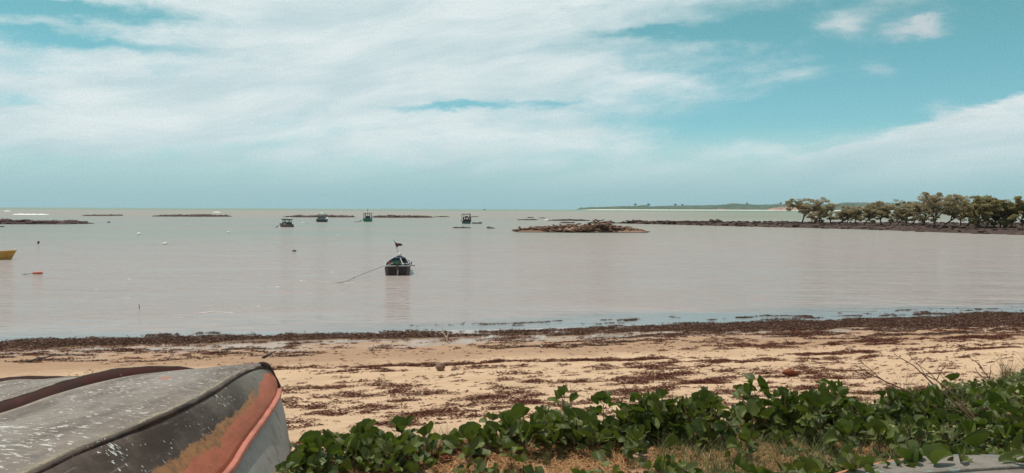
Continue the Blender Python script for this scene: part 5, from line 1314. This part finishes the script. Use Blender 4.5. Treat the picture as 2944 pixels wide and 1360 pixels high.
for q, (x, y, z, k, sc) in enumerate([(1.75, 4.42, 1.93, 4, 0.9), (2.02, 4.38, 1.95, 9, 1.0), (2.22, 4.46, 1.97, 7, 0.85), (2.50, 4.40, 1.96, 10, 1.05), (2.66, 4.52, 1.95, 1, 0.8), (3.02, 4.45, 1.93, 6, 1.0), (3.2, 4.62, 1.9, 4, 1.0), (2.88, 4.72, 1.85, 9, 1.0)]):
    place_vine(x, y, k, sc, ("drooping leaf", "broad leaved", "small folded", "dark tall", "short pale", "high standing", "wide spreading", "low dark")[q] + " morning glory shoot draped across the old grey hull", "morning glories draped over the old hull", z); cnt += 1
print('vines', cnt)
for k, r_ in enumerate(protos):
    if k not in used:
        for ch in list(r_.children): bpy.data.objects.remove(ch)
        bpy.data.objects.remove(r_)

rr_ = random.Random(5)
for q, (x, y, a, l_, lb) in enumerate([(-1.2, 4.9, 0.3, 1.1, "at the left by the boat"), (-0.6, 4.72, 0.1, 1.0, "across the straw at bottom left"), (0.1, 5.25, -0.2, 1.2, "across the bare straw patch"), (0.7, 4.85, 0.4, 0.9, "below the central clump"), (1.4, 5.2, 0.1, 1.0, "under the front of the central clump"), (2.3, 5.0, 0.5, 1.0, "among the creepers at right")]):
    P = []; px_, py_, aa = x, y, a
    for i in range(14):
        P.append((px_ - x, py_ - y, gz(px_, py_) + 0.012 + 0.018 * rr_.random() - gz(x, y))); aa += rr_.gauss(0, 0.22); px_ += math.cos(aa) * l_ / 13; py_ += math.sin(aa) * l_ / 13
    mb = MB(); mb.tube(P, 0.0045, 5); o = mb.build('vine_runner', m_vstem, None, True); o.location = (x, y, gz(x, y)); tag(o, "reddish vine runner creeping " + lb, "vine", "vine runners on the straw")

# ------------------------------------------------------------------ ground litter, grass, creepers (uncountable)
def strips(name, X, Y, H, L_, W_, lean, material, seed, droop=0.5, z0=0.0):
    """upright or lying bent blades, 3 segments"""
    r = np.random.default_rng(seed); n = len(X); A = r.uniform(0, 2 * np.pi, n); Z = ground_z(X, Y) + z0
    inc = lean; P = np.stack([X, Y, Z + H], 1); V = []; w0 = W_
    cur = P.copy(); ang = inc.copy(); side = np.stack([-np.sin(A), np.cos(A), np.zeros(n)], 1)
    tw = r.uniform(0, 2 * np.pi, n); side = np.stack([np.cos(tw), np.sin(tw), np.zeros(n)], 1)
    ring = []
    for k in range(4):
        wk = w0 * (1 - k / 3.2); ring.append(cur - side * wk[:, None] * 0.5); ring.append(cur + side * wk[:, None] * 0.5)
        d_ = np.stack([np.cos(A) * np.cos(ang), np.sin(A) * np.cos(ang), np.sin(ang)], 1); cur = cur + d_ * (L_ / 3)[:, None]; ang = ang - droop * r.uniform(0.2, 1, n)
        cur[:, 2] = np.maximum(cur[:, 2], Z - 0.005)
    V = np.stack(ring, 1).reshape(-1, 3); b = np.arange(n)[:, None] * 8
    F = np.concatenate([b + np.array([[0, 1, 3, 2]]), b + np.array([[2, 3, 5, 4]]), b + np.array([[4, 5, 7, 6]])])
    return npmesh(name, V, F, material)
def onbank(n, x0, x1, y0, seed, back=0.0):
    r = np.random.default_rng(seed); X = r.uniform(x0, x1, n); e_ = np.interp(X, ex, ey); Y = y0 + (e_ + 0.25 - y0) * r.uniform(0, 1, n) ** 0.85
    k = (Y > y0) & (Y < e_ + 0.25); return X[k], Y[k], r
m_straw = mat('dry_straw', lambda p: mixc(smooth(island(), 0, 1, kind='LINEAR'), (0.20, 0.075, 0.030), (0.62, 0.37, 0.17)), 0.8, 0.2)
m_litter = mat('leaf_litter', lambda p: mixc(smooth(island(), 0, 1, kind='LINEAR'), (0.10, 0.032, 0.018), (0.33, 0.13, 0.06)), 0.8, 0.2)
m_grass = mat('green_grass', lambda p: mixc(smooth(island(), 0, 1, kind='LINEAR'), (0.055, 0.088, 0.024), (0.22, 0.22, 0.085)), 0.55, 0.3)
m_gdry = mat('dry_grass', lambda p: mixc(smooth(island(), 0, 1, kind='LINEAR'), (0.20, 0.13, 0.06), (0.42, 0.30, 0.15)), 0.7, 0.2)
X, Y, r = onbank(190000, -1.75, 4.2, 4.0, 71)
d_ = fbm(X * 2.2, Y * 2.2, 501, 4); k = (d_ > 0.42) & ~((np.abs(X - 1.55) < 0.28) & (np.abs(Y - 5.0) < 0.16)); X, Y = X[k][:95000], Y[k][:95000]; n = len(X)
o = strips('dry_straw', X, Y, r.uniform(0.0, 0.03, n), r.uniform(0.03, 0.12, n), r.uniform(0.0028, 0.0062, n), r.uniform(-0.1, 0.6, n), m_straw, 72, 0.7, 0.004)
tag(o, "tangle of dry tan straw covering the bank under the vines", "straw", kind='stuff')
X, Y, r = onbank(60000, -1.75, 6.0, 4.0, 73); d_ = fbm(X * 3, Y * 3, 511, 3); k = d_ > 0.5; X, Y = X[k], Y[k]; n = len(X)
o = blades('leaf_litter', X, Y, ground_z(X, Y), m_litter, 0.02, 0.055, 0.008, 0.03, 0.02 + 0 * X, 0, 3, 74); tag(o, "rust brown dead leaves and weed fragments among the straw", "leaf litter", kind='stuff')
X, Y, r = onbank(60000, -1.6, 9.0, 4.0, 75); d_ = fbm(X * 1.6, Y * 1.6, 521, 4) + np.clip((X - 1.2) / 8, -0.12, 0.16); k = d_ > 0.53; X, Y = X[k][:34000], Y[k][:34000]; n = len(X)
o = strips('green_grass', X, Y, r.uniform(-0.01, 0.0, n), r.uniform(0.06, 0.25, n) * (1 + 0.25 * (X > 2)), r.uniform(0.003, 0.0065, n), r.uniform(0.7, 1.5, n), m_grass, 76, 0.45)
tag(o, "fine green grass growing between the vines", "grass", kind='stuff')
# small leaved creeper on the right
X, Y, r = onbank(90000, 1.6, 10.5, 3.9, 77); d_ = fbm(X * 1.5, Y * 1.5, 531, 4); k = (d_ + np.clip((X - 2.7) * 0.22, -0.3, 0.18) > 0.50); X, Y = X[k], Y[k]; n = len(X)
cl_h = 0.03 + 0.17 * fbm(X * 2.3, Y * 2.3, 541, 3)
Hh = r.uniform(0, 1, n) ** 0.6 * cl_h; s_ = r.uniform(0.014, 0.042, n)
P = np.stack([X, Y, ground_z(X, Y) + Hh], 1); A = r.uniform(0, 6.28, n); pt_ = r.normal(0.35, 0.45, n)
Yv = np.stack([np.cos(A) * np.cos(pt_), np.sin(A) * np.cos(pt_), np.sin(pt_)], 1); Xv = np.cross(Yv, np.array([0, 0, 1.0]) + r.normal(0, 0.25, (n, 3))); Xv /= np.linalg.norm(Xv, axis=1)[:, None]
w_ = s_ * 0.42
V = np.stack([P, P + Yv * (s_ * .45)[:, None] + Xv * w_[:, None], P + Yv * s_[:, None] * 0.9 + Xv * (w_ * 0.75)[:, None], P + Yv * (s_ * 1.15)[:, None], P + Yv * (s_ * 0.9)[:, None] - Xv * (w_ * 0.75)[:, None], P + Yv * (s_ * .45)[:, None] - Xv * w_[:, None]], 1).reshape(-1, 3)
b = np.arange(n)[:, None] * 6
m_creep = mat('creeper_leaf', lambda p: mixc(smooth(island(), 0.88, 0.9), mixc(smooth(island(), 0, 1, kind='LINEAR'), (0.055, 0.072, 0.018), (0.170, 0.185, 0.052)), (0.30, 0.29, 0.12)), 0.55, 0.2)
o = npmesh('creeper', V, np.concatenate([b + np.array([[0, 1, 2, 5]]), b + np.array([[5, 2, 3, 4]])]), m_creep)
tag(o, "mat of small leaved green creeper covering the right side of the bank", "creeper", kind='stuff')
# dry grass tufts on the lip
def tuft(x, y, n, h, m_, label, seed, cat="grass tuft", group="grass tufts along the lip of the bank"):
    r = random.Random(seed); mb = MB()
    for i in range(n):
        a = r.uniform(0, 6.28); l_ = h * r.uniform(0.5, 1.1); s_ = r.uniform(0.08, 0.5); x0, y0 = r.gauss(0, 0.02), r.gauss(0, 0.02)
        mb.tube([(x0, y0, -0.02), (x0 + math.cos(a) * s_ * l_ * 0.3, y0 + math.sin(a) * s_ * l_ * 0.3, l_ * 0.55), (x0 + math.cos(a) * s_ * l_, y0 + math.sin(a) * s_ * l_, l_ * 0.95)], [0.0022, 0.0017, 0.0006], 3, cap=False)
    o = mb.build('grass_tuft', m_, None); o.location = (x, y, gz(x, y)); return tag(o, label, cat, group)
tl = [(-0.05, 5.9, 14, 0.26, m_gdry, "thin dry grass tuft left of the dense central clump"), (0.62, 6.15, 10, 0.32, m_gdry, "tall dry grass stalks at the left end of the central clump"), (2.15, 6.25, 12, 0.30, m_gdry, "sparse brown grass stalks behind the peak of the central clump"),
      (2.62, 6.3, 30, 0.24, m_grass, "spiky green grass tuft in the gap right of the central clump"), (2.95, 6.45, 24, 0.30, m_gdry, "dry grass tuft beside the thick dark broken branch"), (3.45, 6.75, 14, 0.42, m_gdry, "tall dry three bladed tuft left of the bare twiggy bush"),
      (3.9, 7.0, 30, 0.22, m_gdry, "short dry tuft under the bare twiggy bush"), (4.9, 7.6, 60, 0.32, m_gdry, "thick straw coloured tuft right of the bare twiggy bush"), (5.4, 7.95, 60, 0.34, m_gdry, "straw coloured tuft near the right edge"), (5.75, 8.2, 50, 0.30, m_gdry, "dry tuft at the right edge of the photo"),
      (0.25, 5.2, 24, 0.16, m_grass, "small green grass tuft in the straw patch"), (1.35, 5.0, 26, 0.16, m_grass, "green grass tuft at the bottom below the central clump"), (-0.45, 5.55, 12, 0.2, m_gdry, "dry wisp of grass on the lip above the straw patch"), (4.3, 5.6, 40, 0.5, m_grass, "long leaning green grass blades among the creepers on the right"), (3.9, 5.1, 30, 0.42, m_grass, "long thin green grass by the old grey hull")]
for i, (x, y, n, h, m_, lb) in enumerate(tl): tuft(x, y, n, h, m_, lb, 900 + i)
# bare twiggy bush
def twig_bush(name, x, y, dirs, r0, seed, label, levels=3, cat="bush", m_=None):
    r = random.Random(seed); mb = MB()
    def g(p, d_, l_, rad, lev):
        pts = [p]; q = p.copy(); dd = d_.copy()
        for i in range(5): dd = (dd + Vector((r.gauss(0, .10), r.gauss(0, .10), r.gauss(0, .07)))).normalized(); q = q + dd * l_ / 5; pts.append(q.copy())
        mb.tube(pts, [rad * (1 - 0.55 * i / 5) for i in range(6)], 5 if lev == 0 else 4, cap=False)
        if lev < levels:
            for k in range(4 if lev == 0 else 3):
                a = r.uniform(-1, 1); nd = (dd + Vector((a * 0.8 + 0.15, r.gauss(0, 0.4), r.uniform(-0.25, 0.6)))).normalized()
                g(pts[r.choice((2, 3, 4, 5))], nd, l_ * r.uniform(0.14, 0.32), rad * 0.5, lev + 1)
    for d_, l_ in dirs: g(Vector((0, 0, -0.03)), Vector(d_).normalized(), l_, r0 * (0.6 + 0.4 * l_), 0)
    o = mb.build(name, m_ or m_twig, None); o.location = (x, y, gz(x, y)); return tag(o, label, cat)
def to_dir(x, y, u, v, yy): q = aty(u, v, yy) - Vector((x, y, gz(x, y))); return (tuple(q), q.length)
bx_, by_ = 3.62, 5.62
twig_bush('dead_bush', bx_, by_, [to_dir(bx_, by_, 2590, 1050, 6.3), to_dir(bx_, by_, 2615, 1035, 6.4), to_dir(bx_, by_, 2665, 1010, 6.5)], 0.0095, 5, "bare brown twiggy dead bush leaning left over the vines on the right")
bx_, by_ = 4.55, 7.0
twig_bush('dead_bush', bx_, by_, [to_dir(bx_, by_, 2790, 1030, 7.3), to_dir(bx_, by_, 2830, 1045, 7.3), to_dir(bx_, by_, 2850, 1070, 7.2)], 0.010, 8, "smaller bare bush with thin upright twigs near the right edge", 2)
bx_, by_ = 2.45, 5.95
twig_bush('broken_branch', bx_ + 0.30, by_ - 0.15, [to_dir(bx_ + 0.30, by_ - 0.15, 2248, 1139, 6.35)], 0.026, 9, "thick dark broken branch poking up left out of the vines", 0, "branch", m_darkwood)
twig_bush('grass_stalk', 1.30, 6.2, [to_dir(1.30, 6.2, 1655, 1092, 6.4)] if 0 else [((-0.12, 0, 1), 0.42), ((0.1, 0, 1), 0.3)], 0.004, 12, "thin bare stalks rising above the central clump", 1, "stalk")
twig_bush('dead_twig', 1.55, 6.3, [((0.55, 0.1, 1), 0.38), ((0.8, 0.1, 0.6), 0.4)], 0.004, 13, "thin arching dead twig right of the peak of the central clump", 1, "twig")
twig_bush('dead_twig', 0.52, 6.05, [((-0.15, 0.1, 1), 0.42)], 0.004, 14, "single bare upright twig left of the dense central clump", 1, "twig")

# ------------------------------------------------------------------ air
mb = MB(); mb.box((0, 2500, 58), (9000, 12000, 130)); 
hz = bpy.data.materials.new('haze_air'); hz.use_nodes = True; nt = hz.node_tree
for n_ in list(nt.nodes):
    if n_.type == 'BSDF_PRINCIPLED': nt.nodes.remove(n_)
pv = nt.nodes.new('ShaderNodeVolumePrincipled'); pv.inputs['Color'].default_value = (0.80, 0.93, 1.0, 1); pv.inputs['Density'].default_value = 0.000045; pv.inputs['Anisotropy'].default_value = 0.2
nt.links.new(pv.outputs[0], nt.nodes['Material Output'].inputs['Volume'])
if HAZE:
    o = mb.build('haze', hz, None); tag(o, "faint sea haze over the whole bay", "haze", kind='stuff')
